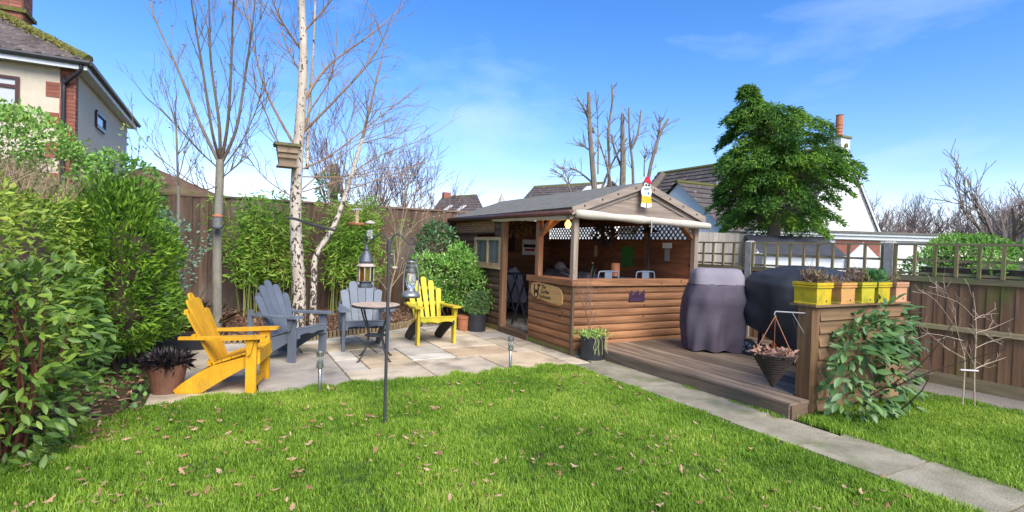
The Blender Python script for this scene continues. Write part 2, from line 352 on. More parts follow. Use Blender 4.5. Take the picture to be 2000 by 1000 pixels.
# fallen oak leaves
n = 2400; P = np.stack([NP.uniform(-1.4, 3.9, n), NP.uniform(1.2, 5.5, n), NP.uniform(.03, .06, n)], 1)
P = P[(NP.random(n) < np.clip(1.15-.13*(P[:, 0]+1.4), .25, 1))]; N = NP.normal(0, 1, P.shape); N[:, 2] *= .25
DL = leafmat('dead_leaf', [(.22, .1, .05), (.38, .22, .12), (.5, .34, .22)], .8, .1)
def lobed(n_, P, N, size, m):
    prof = [(0, .06), (.15, .5), (.27, .34), (.45, 1), (.58, .6), (.75, .8), (.88, .45), (1, .08)]; V = []; F = []; rn = []
    for p, d in zip(P, N):
        d = Vector((d[0], d[1], d[2])).normalized(); s = Vector((-d.y, d.x, R_.gauss(0, .35))).normalized(); nr = s.cross(d); L_ = size*R_.uniform(.6, 1.35); o = len(V); cu_ = R_.uniform(-.3, .5); wd = R_.uniform(.4, .62)
        for t_, w_ in prof:
            q = Vector(p)+d*(L_*t_)-nr*(cu_*L_*(t_-.5)**2); f_ = R_.uniform(.05, .25)*L_*w_; V += [(q-s*(L_*w_*wd/2)+nr*f_)[:], q[:], (q+s*(L_*w_*wd/2)+nr*f_)[:]]
        for i in range(len(prof)-1): a = o+i*3; F += [(a, a+1, a+4, a+3), (a+1, a+2, a+5, a+4)]
        rn += [R_.random()]*(2*(len(prof)-1))
    return np_mesh(n_, V, F, m, rn, kind='stuff')
P = P[nz(P, .9, 4)+NP.normal(0, .2, len(P)) > -.02]; N = NP.normal(0, 1, P.shape); N[:, 2] *= .25; P[:, 2] = NP.uniform(.018, .05, len(P))
tag(lobed('fallen_leaves', P, unit(N), .055, DL), 'dead brown leaves scattered over the lawn', 'fallen leaves')
n = 900; P = np.stack([NP.uniform(-2.6, -.55, n), NP.uniform(4.6, 8.6, n), NP.uniform(0, .03, n)], 1); N = NP.normal(0, 1, P.shape); N[:, 2] *= .25
tag(lobed('leaf_litter', P, unit(N), .08, DL), 'brown leaf litter on the soil under the hedge', 'leaf litter')
# ================================================================ back fence
FB = wood('fence_board', (.15, .088, .056), (.065, .04, .027), 'z', var=.22, stain=((.2, .165, .13), .9, .52, .75))
FR = wood('fence_rail', (.2, .13, .085), (.1, .065, .045), 'x', var=.1)
f = E('back_fence', 'tall brown close-board timber fence behind the birch and bamboo', 'fence', (0, 10.56, 0))
rf = random.Random(3); x = -6.2
while x < 4.26:
    wd = .118; zt = 2.2+.01*math.sin(x*2)
    m = M(); y = 10.56+(.012 if int((x+9)/.118) % 2 else 0)
    m.prism([(x, y, .22), (x+wd+.012, y-.012, .22), (x+wd+.012, y-.022, .22), (x, y-.008, .22)], (0, 0, zt-.22)); m.build('board', FB, f); x += wd
for a in range(6): bx('capping_rail', FR, f, -6.2+a*1.82, -6.2+(a+1)*1.82-.006, 10.525, 10.6, 2.2, 2.235)
for a in range(6): bx('gravel_board', FR, f, -6.2+a*1.82, -6.2+(a+1)*1.82-.006, 10.53, 10.575, .02, .22)
# ================================================================ right fence with trellis
RB = wood('red_fence_board', (.35, .185, .095), (.19, .1, .052), 'z', var=.16, stain=((.17, .19, .03), 1.5, .56, .74))
TR = wood('trellis_slat', (.36, .26, .13), (.2, .15, .07), 'z', var=.15, stain=((.2, .22, .07), 3, .5, .7))
TRY = wood('trellis_rail', (.38, .28, .15), (.2, .16, .08), 'y', var=.12, stain=((.2, .22, .07), 3, .5, .7))
CP = mat('concrete_post', (.46, .42, .36), (.3, .27, .22), scale=9, bump=.5, bscale=60, var=.05)
posts = [7.95, 5.85, 3.75, 1.65, -.45]
f = E('trellis_fence', 'reddish close-board fence topped with square trellis between concrete posts', 'fence', (7.62, 3.7, 0))
for i, v in enumerate(posts):
    m = M(); m.box(7.555, 7.665, v-.055, v+.055, 0, 1.7); m.prism([(7.555, v-.055, 1.7), (7.665, v-.055, 1.7), (7.61, v-.055, 1.725)], (0, .11, 0)); m.build('concrete_post', CP, f)
for v1, v0 in zip(posts, posts[1:]):
    a, b = v0+.06, v1-.06
    y = a
    while y < b-.02:
        e = min(y+.128, b); m = M(); m.prism([(7.60, y, .15), (7.588, e+.01, .15), (7.60, e+.01, .15), (7.615, y, .15)], (0, 0, 1.08)); m.build('board', RB, f); y += .126
    bx('gravel_board', TRY, f, 7.585, 7.625, a, b, .0, .15)
    m = M(); m.prism([(7.56, a, .665), (7.6, a, .66), (7.6, a, .73), (7.575, a, .71)], (0, b-a, 0)); m.build('rail', TRY, f)
    bx('rail', TRY, f, 7.57, 7.63, a, b, 1.23, 1.3)
    bx('trellis_cap', TRY, f, 7.565, 7.64, a, b, 1.675, 1.7)
    bx('trellis_rail', TRY, f, 7.59, 7.61, a, b, 1.315, 1.345); bx('trellis_rail', TRY, f, 7.59, 7.61, a, b, 1.475, 1.505)
    k = 9
    for q in range(k+1):
        yy = a+.02+(b-a-.04)*q/k; bx('trellis_slat', TR, f, 7.565, 7.589, yy-.017, yy+.017, 1.3, 1.676)
# ================================================================ neighbour's grey fence panel beyond the trellis
gp = E('grey_fence', 'weathered grey board fence panel behind the trellis beside the bar', 'fence', D(1415, 500, 12.5))
pa, pb = D(1352, 452, 12.0), D(1468, 456, 12.6); gpz = pa.z
GB = wood('grey_board', (.36, .32, .27), (.22, .19, .16), 'z', var=.12)
for q in range(14):
    a = pa.lerp(pb, q/14); b = pa.lerp(pb, (q+.97)/14); M().prism([(a.x, a.y, 0), (b.x, b.y, 0), (b.x, b.y+.02, 0), (a.x, a.y+.02, 0)], (0, 0, gpz)).build('board', GB, gp)

# ================================================================ the timber garden bar
U0, U1, V0, V1 = 4.28, 6.62, 6.11, 10.5
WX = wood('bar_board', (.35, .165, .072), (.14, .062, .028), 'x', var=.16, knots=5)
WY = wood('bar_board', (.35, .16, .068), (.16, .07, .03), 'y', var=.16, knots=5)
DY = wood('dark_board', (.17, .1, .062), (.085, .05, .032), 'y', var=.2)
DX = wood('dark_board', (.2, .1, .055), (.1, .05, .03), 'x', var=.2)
PZ = wood('bar_post', (.36, .18, .085), (.17, .085, .045), 'z', var=.12)
GZ = wood('weathered_post', (.38, .29, .21), (.22, .16, .115), 'z', var=.08)
GX = wood('weathered', (.36, .285, .22), (.2, .155, .12), 'x', var=.12)
IN = wood('inner_board', (.25, .1, .042), (.13, .05, .022), 'y', var=.16, knots=4)
INX = wood('inner_board', (.24, .095, .042), (.12, .05, .022), 'x', var=.16, knots=4)
bar = E('garden_bar', 'timber garden bar shed with open serving counter, felt roof and lattice panels', 'garden bar', (5.4, 8.2, 0))
def lap(h): return [(0, 0), (-.02, .004), (-.03, .025), (-.032, h*.55), (-.022, h*.85), (-.01, h-.004), (0, h)]
hz = .112
bx('base_board', wood('base_board', (.24, .17, .08), (.13, .12, .04), 'x', stain=((.16, .2, .04), 4, .45, .6)), bar, U0-.005, U1, V0-.015, V0+.05, 0, .085)
bx('base_board', wood('base_board', (.24, .17, .08), (.13, .12, .04), 'y', stain=((.16, .2, .04), 4, .45, .6)), bar, U0-.02, U0+.05, V0-.017, 7.29, 0, .085)
for i in range(8):
    z = .085+i*hz
    M().prism([(U0-.005, V0+a, z+b) for a, b in lap(hz)], (U1-U0+.03, 0, 0)).build('board', WX, bar)
    M().prism([(U0+a, V0-.012, z+b) for a, b in lap(hz)], (0, 7.29-V0+.012, 0)).build('board', WY, bar)
zc = .085+8*hz
bx('corner_trim', wood('corner_trim', (.16, .1, .06), (.09, .06, .04), 'z'), bar, U0-.04, U0-.006, V0-.045, V0-.012, 0, zc)
bx('counter_edge', WX, bar, U0-.07, U1+.05, V0-.07, V0-.03, zc, zc+.085); bx('counter_top', WX, bar, U0-.03, U1+.05, V0-.03, V0+.3, zc+.055, zc+.083)
bx('counter_edge', WY, bar, U0-.072, U0-.032, V0-.03, 7.31, zc, zc+.085); bx('counter_top', WY, bar, U0-.032, U0+.25, V0+.3, 7.31, zc+.055, zc+.082)
bx('inner_wall', INX, bar, U0+.05, U1-.03, V0+.05, V0+.07, .12, zc+.05); bx('inner_wall', IN, bar, U0+.05, U0+.07, V0+.1, 7.28, .12, zc+.05)
# posts
bx('corner_post', GZ, bar, U0-.03, U0+.045, V0-.02, V0+.055, zc+.086, 2.0)
bx('corner_post', GZ, bar, U1-.03, U1+.05, V0-.02, V0+.06, zc+.086, 2.0)
bx('corner_post', PZ, bar, U1-.02, U1+.045, V0, V0+.06, .0, zc)
bx('post', PZ, bar, U0-.01, U0+.07, 7.06, 7.16, zc+.084, 2.02)
bx('door_post', PZ, bar, U0-.045, U0+.05, 8.2, 8.29, .1, 2.02)
bx('door_post', PZ, bar, U0-.01, U0+.05, 7.29, 7.33, .1, zc)
bx('door_sill', DY, bar, U0-.05, U0+.1, 7.29, 8.29, .0, .11)
for a, b in (((U0+.03, 7.06, 1.7), (U0+.03, 6.72, 1.99)), ((U0+.06, 7.13, 1.7), (U0+.42, 7.13, 1.99)), ((U1, V0+.05, 1.72), (U1-.32, V0+.05, 1.99)), ((U1, V0+.06, 1.72), (U1, V0+.4, 1.99))):
    M().bar(a, b, .06).build('brace', PZ, bar)
# far left wall, dark stained boards, window and lattice
zz = [.1+i*.122 for i in range(17)]
for i, z in enumerate(zz[:-1]):
    segs = [(8.29, V1)]
    if z+.122 > 1.13 and z < 1.66: segs = [(9.42, V1)]
    if z+.122 > 1.73: segs = [(8.29, 8.56)]
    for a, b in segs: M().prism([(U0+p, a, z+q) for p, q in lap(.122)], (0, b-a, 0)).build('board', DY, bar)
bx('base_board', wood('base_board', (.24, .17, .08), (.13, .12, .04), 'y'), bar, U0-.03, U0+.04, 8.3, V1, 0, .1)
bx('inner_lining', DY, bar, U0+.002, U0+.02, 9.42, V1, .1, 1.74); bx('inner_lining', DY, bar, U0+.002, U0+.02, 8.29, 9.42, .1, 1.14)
WF = wood('window_frame', (.5, .36, .2), (.3, .2, .1), 'z'); wn = bx('window', glassmat('pane_glass', (.55, .6, .6)), bar, U0-.015, U0-.008, 8.36, 9.38, 1.18, 1.64)
for a in ((8.31, 9.42, 1.13, 1.2), (8.31, 9.42, 1.61, 1.67)): bx('frame', WF, wn, U0-.05, U0+.03, *a)
for a in ((8.31, 8.37, 1.2, 1.61), (8.83, 8.87, 1.2, 1.61), (9.36, 9.42, 1.2, 1.61)): bx('frame', WF, wn, U0-.049, U0+.029, *a)
bx('sill', WF, wn, U0-.08, U0-.02, 8.29, 9.44, 1.1, 1.13)
CUR = mat('curtain', (.5, .47, .45), (.3, .28, .27), scale=3, stretch=(1, 12, .3), var=0); cm = M()
for c in (8.62, 9.12):
    for s in (-1, 1): cm.prism([(U0+.04+.012*math.sin(k*2.2), c+s*(.06+.03*k), 0) for k in range(5)] + [(U0+.05+.012*math.sin(k*2.2), c+s*(.06+.03*k), 0) for k in reversed(range(5))], (0, 0, .45))
for i in range(len(cm.V)): cm.V[i] = (cm.V[i][0], cm.V[i][1], cm.V[i][2]+1.18)
cm.build('curtain', CUR, wn)
def lattice(name, mat_, axis, a0, a1, z0, z1, c, pitch=.085, w=.022):
    m = M(); H = z1-z0; t = a0-H
    for s in (1, -1):
        t = a0-H
        while t < a1:
            p0, p1 = t, t+H; q0, q1 = max(p0, a0), min(p1, a1)
            if q1-q0 > .01:
                za, zb = z0+(q0-p0), z0+(q1-p0)
                if s < 0: za, zb = z1-(q0-p0), z1-(q1-p0)
                off = .004*s
                if axis == 'y': m.bar((c+off, q0, za), (c+off, q1, zb), .008, w, up=(1, 0, 0)) if 0 else m.bar((c+off, q0, za), (c+off, q1, zb), w, .008, up=(1, 0, 0))
                else: m.bar((q0, c+off, za), (q1, c+off, zb), w, .008, up=(0, 1, 0))
            t += pitch
    return m.build(name, mat_, bar, kind='stuff')
LT = wood('lattice', (.6, .34, .18), (.4, .22, .11), 'y', var=0)
lattice('lattice', LT, 'y', 8.6, V1-.02, 1.75, 2.0, U0-.01)
for a in ((8.56, V1, 1.735, 1.76), (8.56, V1, 1.99, 2.02)): bx('lattice_frame', DY, bar, U0-.03, U0+.02, *a)
bx('lattice_frame', DY, bar, U0-.029, U0+.019, 8.56, 8.6, 1.76, 1.99); bx('lattice_backing', DY, bar, U0+.03, U0+.04, 8.6, V1, 1.74, 2.02)
# right wall and back wall inside
for i in range(11):
    z = .12+i*.142; bx('inner_board', IN, bar, U1-.012-(i % 2)*.002, U1+.02, V0+.07, V1, z, z+.139)
for i in range(14):
    z = .12+i*.142; bx('inner_board', INX, bar, U0+.05, U1-.02, V1-.02, V1+.02+(i % 2)*.002, z, z+.139)
bx('wall_plate', IN, bar, U1-.03, U1+.03, V0+.07, V1, 1.955, 2.06); bx('lattice_rail', IN, bar, U1-.035, U1+.025, V0+.07, V1, 1.682, 1.71)
lattice('lattice', wood('inner_lattice', (.2, .13, .08), (.1, .06, .04), 'y', var=0), 'y', V0+.08, V1-.05, 1.71, 1.955, U1, pitch=.105, w=.024)
for v in (7.2, 8.15, 8.45, 9.4): bx('stud', IN, bar, U1-.06, U1-.014, v-.04, v+.04, .12, 2.0)
bx('gap_backing', DY, bar, U1+.021, U1+.035, V0, V1, .1, 1.69); bx('gap_backing', DX, bar, U0+.0, U1+.03, V1+.024, V1+.04, .1, 2.06)  # unseen backing sheets, added to block outside light showing between the inner boards
# floor
bx('floor', mat('bar_floor', (.17, .13, .09), (.1, .075, .05), scale=3), bar, U0+.1, U1-.02, V0+.07, V1-.03, .05, .115)
# roof
FE = mat('roof_felt', (.175, .165, .135), (.115, .11, .092), scale=7, bump=.5, bscale=60, var=0, rough=.9)
ux, zx, ze = 5.44, 2.5, 2.06; o_ = .1
GE = wood('dark_edge', (.11, .065, .04), (.06, .04, .025), 'y', var=0)
for s, ue in ((-1, U0-o_), (1, U1+o_)):
    zee = ze-.005
    m = M(); m.prism([(ue, V0-.09, zee), (ux, V0-.09, zx), (ux, V0-.09, zx+.02), (ue-.01*s*-1, V0-.09, zee+.022)], (0, V1+.15-V0+.09, 0)); m.build('roof', FE, bar)
    m = M(); m.prism([(ue+(-s)*.02, V0-.05, zee-.022), (ux, V0-.05, zx-.022), (ux, V0-.05, zx-.003), (ue+(-s)*.02, V0-.05, zee-.003)], (0, V1+.1-V0+.05, 0)); m.build('roof_lining', IN, bar)
    bx('fascia', GE, bar, min(ue, ue+.022*-s), max(ue, ue+.022*-s), V0-.04, V1+.12, zee-.09, zee-.004)
m = M(); m.tube([(U0-o_-.045, V0-.1, 2.0), (U0-o_-.045, V1+.1, 2.03)], .04, 10); m.build('gutter', mat('brown_gutter', (.1, .045, .035), (.07, .03, .025), rough=.4, var=0, bump=0), bar, smooth=True)
bx('wall_plate', WY, bar, U0-.0, U0+.06, V0, 8.3, 2.005, 2.045)
# gable front: boards, barge boards
sl = (zx-ze)/(ux-(U0-o_))
for i in range(4):
    za, zb = 2.02+i*.113, 2.02+(i+1)*.113-.003; xa = lambda z: max(U0-.02, ux-(zx-.03-z)/sl); 
    if zb > zx-.05: zb = zx-.05
    M().prism([(xa(za), V0-.0, za), (2*ux-xa(za), V0, za), (2*ux-xa(zb), V0-.012, zb), (xa(zb), V0-.012, zb)], (0, -.018, 0)).build('gable_board', GX, bar)
for s in (-1, 1):
    xe = ux+s*(ux-U0+o_+.03); zt = ze-.02
    for k, (dz, th, yy) in enumerate(((0, .105, -.1), (-.1, .07, -.045))):
        M().prism([(xe, V0+yy, zt+dz+.03), (xe, V0+yy, zt+dz+.03-th), (ux, V0+yy, zx+.03+dz-th), (ux, V0+yy, zx+.03+dz)], (0, .022, 0)).build('barge_board', GX, bar)
bx('gable_beam', GX, bar, U0-.06, U1+.1, V0-.04, V0+.03, 1.975, 2.045)
for k in range(5):
    t = (k+.5)/5; 
    for s in (-1, 1): M().lathe([(.012, 0), (.012, .012)], (0, 0, 0), 8)
bolts = mat('bolt', (.03, .03, .03), rough=.5, var=0, bump=0)
for s in (-1, 1):
    for t in (.14, .4, .62, .86):
        x = ux+s*(ux-U0+o_)*t; z = zx-(zx-ze)*t-.02; M().tube([(x, V0-.108, z), (x, V0-.1, z)], .013, 8).build('bolt', bolts, bar)
# rolled-up canvas blinds
AW = mat('canvas', (.52, .47, .38), (.42, .37, .29), scale=3, bump=.3, bscale=9, var=0, rough=.85)
def roll(name, a, b, r, lab, sag=.0):
    a = Vector(a); b = Vector(b); pts = []; rr = []
    for k in range(25):
        t = k/24; p = a.lerp(b, t); p.z -= sag*math.sin(t*math.pi); pts.append(p); rr.append(r*(1+.12*math.sin(t*17)+.1*mnoise.noise(p*3)) * (.8 if abs(t-.5) < .03 else 1))
    o = M().tube(pts, rr, 12).build(name, AW, None, smooth=True); return tag(o, lab, 'blind')
b1 = roll('rolled_blind', (U0-.07, V0-.1, 1.985), (U1+.15, V0-.13, 1.925), .056, 'long rolled beige canvas blind under the gable front', .0)
b2 = roll('rolled_blind', (U0-.085, V0+.05, 1.95), (U0-.085, 8.55, 1.985), .047, 'shorter rolled beige canvas blind over the doorway side')
c = M(); c.tube(smoothpath([(5.48, V0-.2, 1.96), (5.5, V0-.2, 1.87), (5.5, V0-.19, 1.77)]), .008, 5); c.build('tie_cord', mat('cord', (.6, .58, .55), var=0), b1)
# lamp bulb
pb = E('hanging_bulb', 'glowing round amber bulb hanging inside the bar opening', 'light bulb', (4.42, 6.5, 1.8))
M().lathe([(.004, .0), (.03, .012), (.046, .045), (.042, .08), (.02, .105), (.016, .12)], (4.42, 6.5, 1.8), 16).build('bulb', emit('bulb_glow', (1, .42, .06), 4.5), pb, smooth=True)
M().lathe([(.018, .12), (.018, .16), (.004, .165), (.004, .235)], (4.42, 6.5, 1.8), 10).build('socket', bolts, pb)
pl_ = bpy.data.lights.new('bulb_light', 'POINT'); pl_.energy = 2.5; pl_.color = (1, .55, .2); pl_.shadow_soft_size = .05
plo = bpy.data.objects.new('bulb_light', pl_); col.objects.link(plo); plo.location = (4.42, 6.5, 1.73); par(plo, pb)

# ---- carved name board
SG = wood('sign_slab', (.62, .38, .14), (.46, .26, .09), 'y', var=0); BK = mat('black_paint', (.02, .015, .012), (.03, .02, .015), var=0, bump=0)
sgn = E('name_board', 'waney-edged wooden name board with black lettering on the bar side', 'sign', (U0-.05, 6.74, .82))
ol = [(7.19, .9), (7.15, .95), (7.02, .975), (6.8, .965), (6.55, .95), (6.4, .935), (6.33, .88), (6.3, .8), (6.31, .7), (6.36, .68), (6.6, .69), (6.78, .71), (6.9, .725), (7.02, .72), (7.12, .75), (7.185, .82)]
M().prism([(U0-.034, y, z) for y, z in ol], (-.022, 0, 0)).build('slab', SG, sgn)
def text(s, size, y, z, parent, name='lettering'):
    cu_ = bpy.data.curves.new('t', 'FONT'); cu_.body = s; cu_.size = size; cu_.extrude = .0015
    ob = bpy.data.objects.new('t', cu_); col.objects.link(ob); dg = bpy.context.evaluated_depsgraph_get(); me = bpy.data.meshes.new_from_object(ob.evaluated_get(dg)); bpy.data.objects.remove(ob)
    for vtx in me.vertices: x_, y_, z_ = vtx.co; vtx.co = (U0-.058-z_, y-x_*.92, z+y_)
    me.materials.clear(); me.materials.append(BK); o = bpy.data.objects.new(name, me); col.objects.link(o); par(o, parent); return o
text('The', .085, 6.87, .885, sgn); text('Goriller', .085, 6.89, .815, sgn); text('Enclosure', .088, 6.92, .738, sgn)
g = M()   # ape drinking from a jug, burnt into the board
def disc(m, y, z, ry, rz, x=U0-.0565, n=14): m.prism([(x, y+ry*math.cos(6.283*k/n), z+rz*math.sin(6.283*k/n)) for k in range(n)], (-.002, 0, 0))
disc(g, 7.02, .79, .075, .066); disc(g, 6.965, .87, .022, .035); disc(g, 7.075, .87, .022, .035); disc(g, 6.95, .925, .05, .02); disc(g, 7.07, .915, .03, .018)
M_ = M(); 
g.build('emblem', BK, sgn)
g2 = M(); disc(g2, 7.02, .775, .036, .03, U0-.059); disc(g2, 7.02, .895, .045, .042, U0-.0585); g2.build('emblem_face', SG, sgn)
# ---- purple metal bird row
bo = E('metal_ornament', 'small purple metal ornament of perched birds on the counter front', 'ornament', (5.4, V0-.04, .8)); PU_ = mat('purple_metal', (.05, .025, .055), rough=.45, var=0, bump=0)
m = M(); m.box(5.26, 5.56, V0-.042, V0-.034, .745, .795); m.build('base_plate', PU_, bo)
for k, (w_, h_) in enumerate(((.075, .115), (.06, .075), (.085, .115), (.06, .07), (.07, .125))):
    xx = 5.29+k*.06; m = M(); m.prism([(xx-w_*.4, V0-.036, .80), (xx+w_*.3, V0-.036, .795), (xx+w_*.45, V0-.036, .80+h_*.6), (xx+w_*.2, V0-.036, .8+h_), (xx, V0-.036, .8+h_*.8), (xx-w_*.35, V0-.036, .8+h_*.55)], (0, -.006, 0)); m.build('bird', PU_, bo)
# ---- snowman plaque on the gable
sn = E('snowman_plaque', 'flat painted snowman in red hat and yellow shorts on the gable peak', 'ornament', (5.445, V0-.12, 2.17)); yv = V0-.125
WH = mat('white_paint', (.75, .74, .7), (.66, .66, .64), var=0, bump=0); RD = mat('red_paint', (.5, .02, .04), var=0, bump=0); YE = mat('orange_paint', (.8, .42, .03), (.75, .33, .02), scale=30, var=0, bump=0)
def flat(pts, name, m, yy, th=.01): return M().prism([(5.445+a, yy, 2.17+b) for a, b in pts], (0, th, 0)).build(name, m, sn)
ell = lambda cx, cz, rx, rz, n=18: [(cx+rx*math.cos(6.283*k/n), cz+rz*math.sin(6.283*k/n)) for k in range(n)]
flat(ell(0, .2, .1, .095), 'body', WH, yv); flat(ell(0.01, .3, .062, .062), 'head', WH, yv-.003)
flat([(-.095, .0), (-.09, .14), (.09, .14), (.095, .03), (.01, .02), (.0, .05), (-.01, .02)], 'shorts', YE, yv-.006); flat([(-.105, -.02), (-.095, .035), (-.01, .03), (-.012, -.03)], 'foot', WH, yv-.009); flat([(.012, -.03), (.01, .03), (.095, .035), (.1, -.015)], 'foot', WH, yv-.009)
flat([(-.075, .355), (-.05, .375), (-.03, .42), (.02, .44), (.05, .4), (.09, .33), (.06, .325), (0, .335)], 'hat', RD, yv-.012)
for s in (-1, 1): flat(ell(.012+s*.027, .302, .022, .017, 10), 'sunglasses', BK, yv-.008)
flat([(-.05, .252), (.06, .262), (.055, .245), (-.045, .235)], 'scarf', mat('teal_paint', (.05, .2, .2), var=0, bump=0), yv-.007); flat(ell(.035, .185, .018, .02, 10), 'badge', MATS['teal_paint'], yv-.005)

# ================================================================ things inside the bar
SF = mat('sofa_cloth', (.42, .38, .36), (.32, .29, .28), scale=4, bump=.3, var=0); MG = mat('grey_metal', (.16, .2, .25), (.12, .15, .19), rough=.4, var=0, bump=0); BM = mat('black_metal', (.02, .022, .026), (.03, .03, .034), rough=.45, var=0, bump=0)
so = E('covered_sofa', 'sofa under a pale grey throw against the inner wall', 'sofa', (6.1, 9.3, .115))
m = M(); m.box(5.55, 6.5, 8.5, 10.2, .115, .5); m.build('seat', SF, so); m = M(); m.prism([(6.25, 8.5, .5), (6.56, 8.5, .5), (6.56, 8.5, .98), (6.42, 8.5, 1.04), (6.32, 8.5, .95)], (0, 1.7, 0)); m.build('backrest', SF, so); m = M(); m.lathe([(.02, 0), (.12, .06), (.14, .12), (.08, .2), (.01, .22)], (6.36, 9.6, 1.0), 12); m.build('cushion', SF, so, smooth=True)
so2 = E('draped_chair', 'pale cloth draped over a chair inside the doorway', 'chair', (5.2, 9.6, .115))
m = M(); m.prism([(4.9, 9.5, .4), (5.45, 9.5, .35), (5.5, 9.5, .45), (5.35, 9.5, .95), (5.2, 9.5, 1.1), (5.05, 9.5, 1.02), (4.98, 9.5, .6)], (0, .5, 0)); m.build('throw', SF, so2); m = M(); 
for xx, yy in ((4.95, 9.55), (5.4, 9.55), (4.95, 9.95), (5.4, 9.95)): M().box(xx-.02, xx+.02, yy-.02, yy+.02, .115, .4).build('leg', BM, so2)
st = E('folding_table', 'tall black folding bar table just inside the doorway', 'bar table', (4.7, 8.5, .115))
M().box(4.5, 4.85, 8.3, 8.75, 1.0, 1.025).build('top', BM, st)
for a, b in (((4.52, 8.33, .115), (4.82, 8.36, 1.0)), ((4.82, 8.33, .115), (4.55, 8.36, 1.0)), ((4.52, 8.7, .115), (4.82, 8.7, 1.0)), ((4.82, 8.7, .115), (4.55, 8.7, 1.0))): M().bar(a, b, .028).build('leg', BM, st)
M().bar((4.55, 8.35, .4), (4.55, 8.7, .4), .02).build('stretcher', BM, st)
rug = tag(bx('rug', mat('rug', (.4, .36, .27), (.12, .1, .08), scale=9, detail=1, var=0), None, 4.42, 5.4, 7.35, 8.9, .1155, .125), 'patterned pale rug on the floor inside the doorway', 'rug')
tb = E('bar_table', 'dark grey metal table behind the serving counter', 'table', (5.75, 6.9, .115)); bx('top', MG, tb, 5.35, 6.2, 6.75, 7.4, 1.0, 1.03)
for xx in (5.4, 6.15):
    for yy in (6.8, 7.35): bx('leg', MG, tb, xx-.02, xx+.02, yy-.02, yy+.02, .115, 1.0)
def tolix(x, y, lab):
    t = E('metal_chair', lab, 'chair', (x, y, .115), 'metal bar chairs'); T = lambda pts, r=.012: M().tube(smoothpath(pts, 4), r, 6)
    T([(x-.2, y, .115), (x-.19, y, .8), (x-.19, y, 1.12), (x-.12, y, 1.165), (x+.12, y, 1.165), (x+.19, y, 1.12), (x+.19, y, .8), (x+.2, y, .115)]).build('back_frame', MG, t, smooth=True)
    bx('back_slat', MG, t, x-.07, x+.07, y-.004, y+.004, .8, 1.16); bx('seat', MG, t, x-.19, x+.19, y, y+.36, .76, .785)
    for s in (-1, 1): T([(x+s*.17, y+.34, .76), (x+s*.2, y+.36, .115)]).build('leg', MG, t)
tolix(5.2, 6.5, 'grey metal chair tucked at the counter near the orange lamp, corner-post side'); tolix(5.95, 6.5, 'grey metal chair at the counter in front of the patio heater')
l = E('terracotta_lamp', 'orange cylindrical lamp standing on the bar table', 'lamp', (5.7, 6.95, 1.03)); M().lathe([(.07, 0), (.075, .01), (.072, .22), (.06, .225)], (5.7, 6.95, 1.06), 18).build('shade', mat('orange_clay', (.5, .2, .09), (.42, .16, .07), var=0, bump=.1), l, smooth=True); M().lathe([(.05, 0), (.05, .035)], (5.7, 6.95, 1.03), 14).build('base', BM, l)
bt = E('bottle', 'small dark bottle on the bar table', 'bottle', (5.42, 7.2, 1.03)); M().lathe([(.03, 0), (.03, .13), (.011, .18), (.011, .24)], (5.42, 7.2, 1.03), 12).build('glass', mat('bottle_glass', (.03, .05, .03), rough=.15, var=0, bump=0), bt, smooth=True); M().lathe([(.012, .235), (.012, .255)], (5.42, 7.2, 1.03), 10).build('cap', MATS['canvas'], bt)
ht = E('patio_heater', 'dark pole heater standing by the inner wall', 'heater', (6.42, 6.95, .115)); M().lathe([(.16, 0), (.16, .3), (.14, .72), (.05, 1.0), (.03, 1.08)], (6.42, 6.95, .115), 16).build('body', BM, ht, smooth=True); M().lathe([(.022, 1.05), (.022, 1.7), (.04, 1.72)], (6.42, 6.95, .115), 10).build('pole', BM, ht); M().lathe([(.03, 1.7), (.17, 1.72), (.02, 1.8)], (6.42, 6.95, .115), 16).build('hood', BM, ht)
gs = tag(M().box(U1-.03, U1-.02, 7.55, 7.87, 1.2, 1.58).build('green_plaque', mat('green_enamel', (.06, .2, .04), (.03, .12, .03), scale=3, var=0, rough=.4)), 'green metal plaque hung on the inner wall', 'plaque')
tag(M().box(U1-.024, U1-.0145, 8.63, 8.73, 1.36, 1.58).build('wall_card', mat('card_paper', (.55, .38, .2), var=0, bump=0)), 'small tan card pinned to the inner wall', 'card')
th = E('wall_thermometer', 'white and grey wall thermometer on the inner wall', 'thermometer', (U1-.03, 6.7, 1.36)); bx('header', WH, th, U1-.03, U1-.015, 6.6, 6.8, 1.56, 1.65); bx('scale', mat('grey_card', (.3, .3, .28), var=0), th, U1-.029, U1-.016, 6.65, 6.75, 1.34, 1.555)
ps = E('wall_poster', 'pale poster with dark red band on the back wall', 'poster', (6.08, V1-.03, 1.34)); bx('sheet', WH, ps, 5.9, 6.28, V1-.028, V1-.021, 1.33, 1.68); bx('band', RD, ps, 5.96, 6.22, V1-.031, V1-.0285, 1.42, 1.47); bx('band', BK, ps, 5.93, 6.25, V1-.031, V1-.0285, 1.5, 1.57)
pc = tag(bx('dark_picture', BK, None, 5.5, 5.7, V1-.03, V1-.021, 1.4, 1.85), 'narrow dark framed picture beside the poster', 'picture')
dr = leaves('dried_garland', *blob((5.1, 9.3, 1.85), (.3, .3, .14), 240, 2, .05), .09, leafmat('dry_leaf', [(.2, .12, .05), (.4, .26, .12)], .8, .1), ratio=.3); tag(dr, 'dried leaf garland hanging below the bar roof', 'garland')
wr = leaves('dark_wreath', *blob((6.35, 8.1, 1.78), (.1, .3, .16), 300, 2, .05), .08, leafmat('wreath', [(.03, .02, .02), (.09, .05, .05), (.2, .14, .12)], .8, 0), ratio=.5); tag(wr, 'dark dried flower bunch hanging on the inner wall', 'dried flowers')

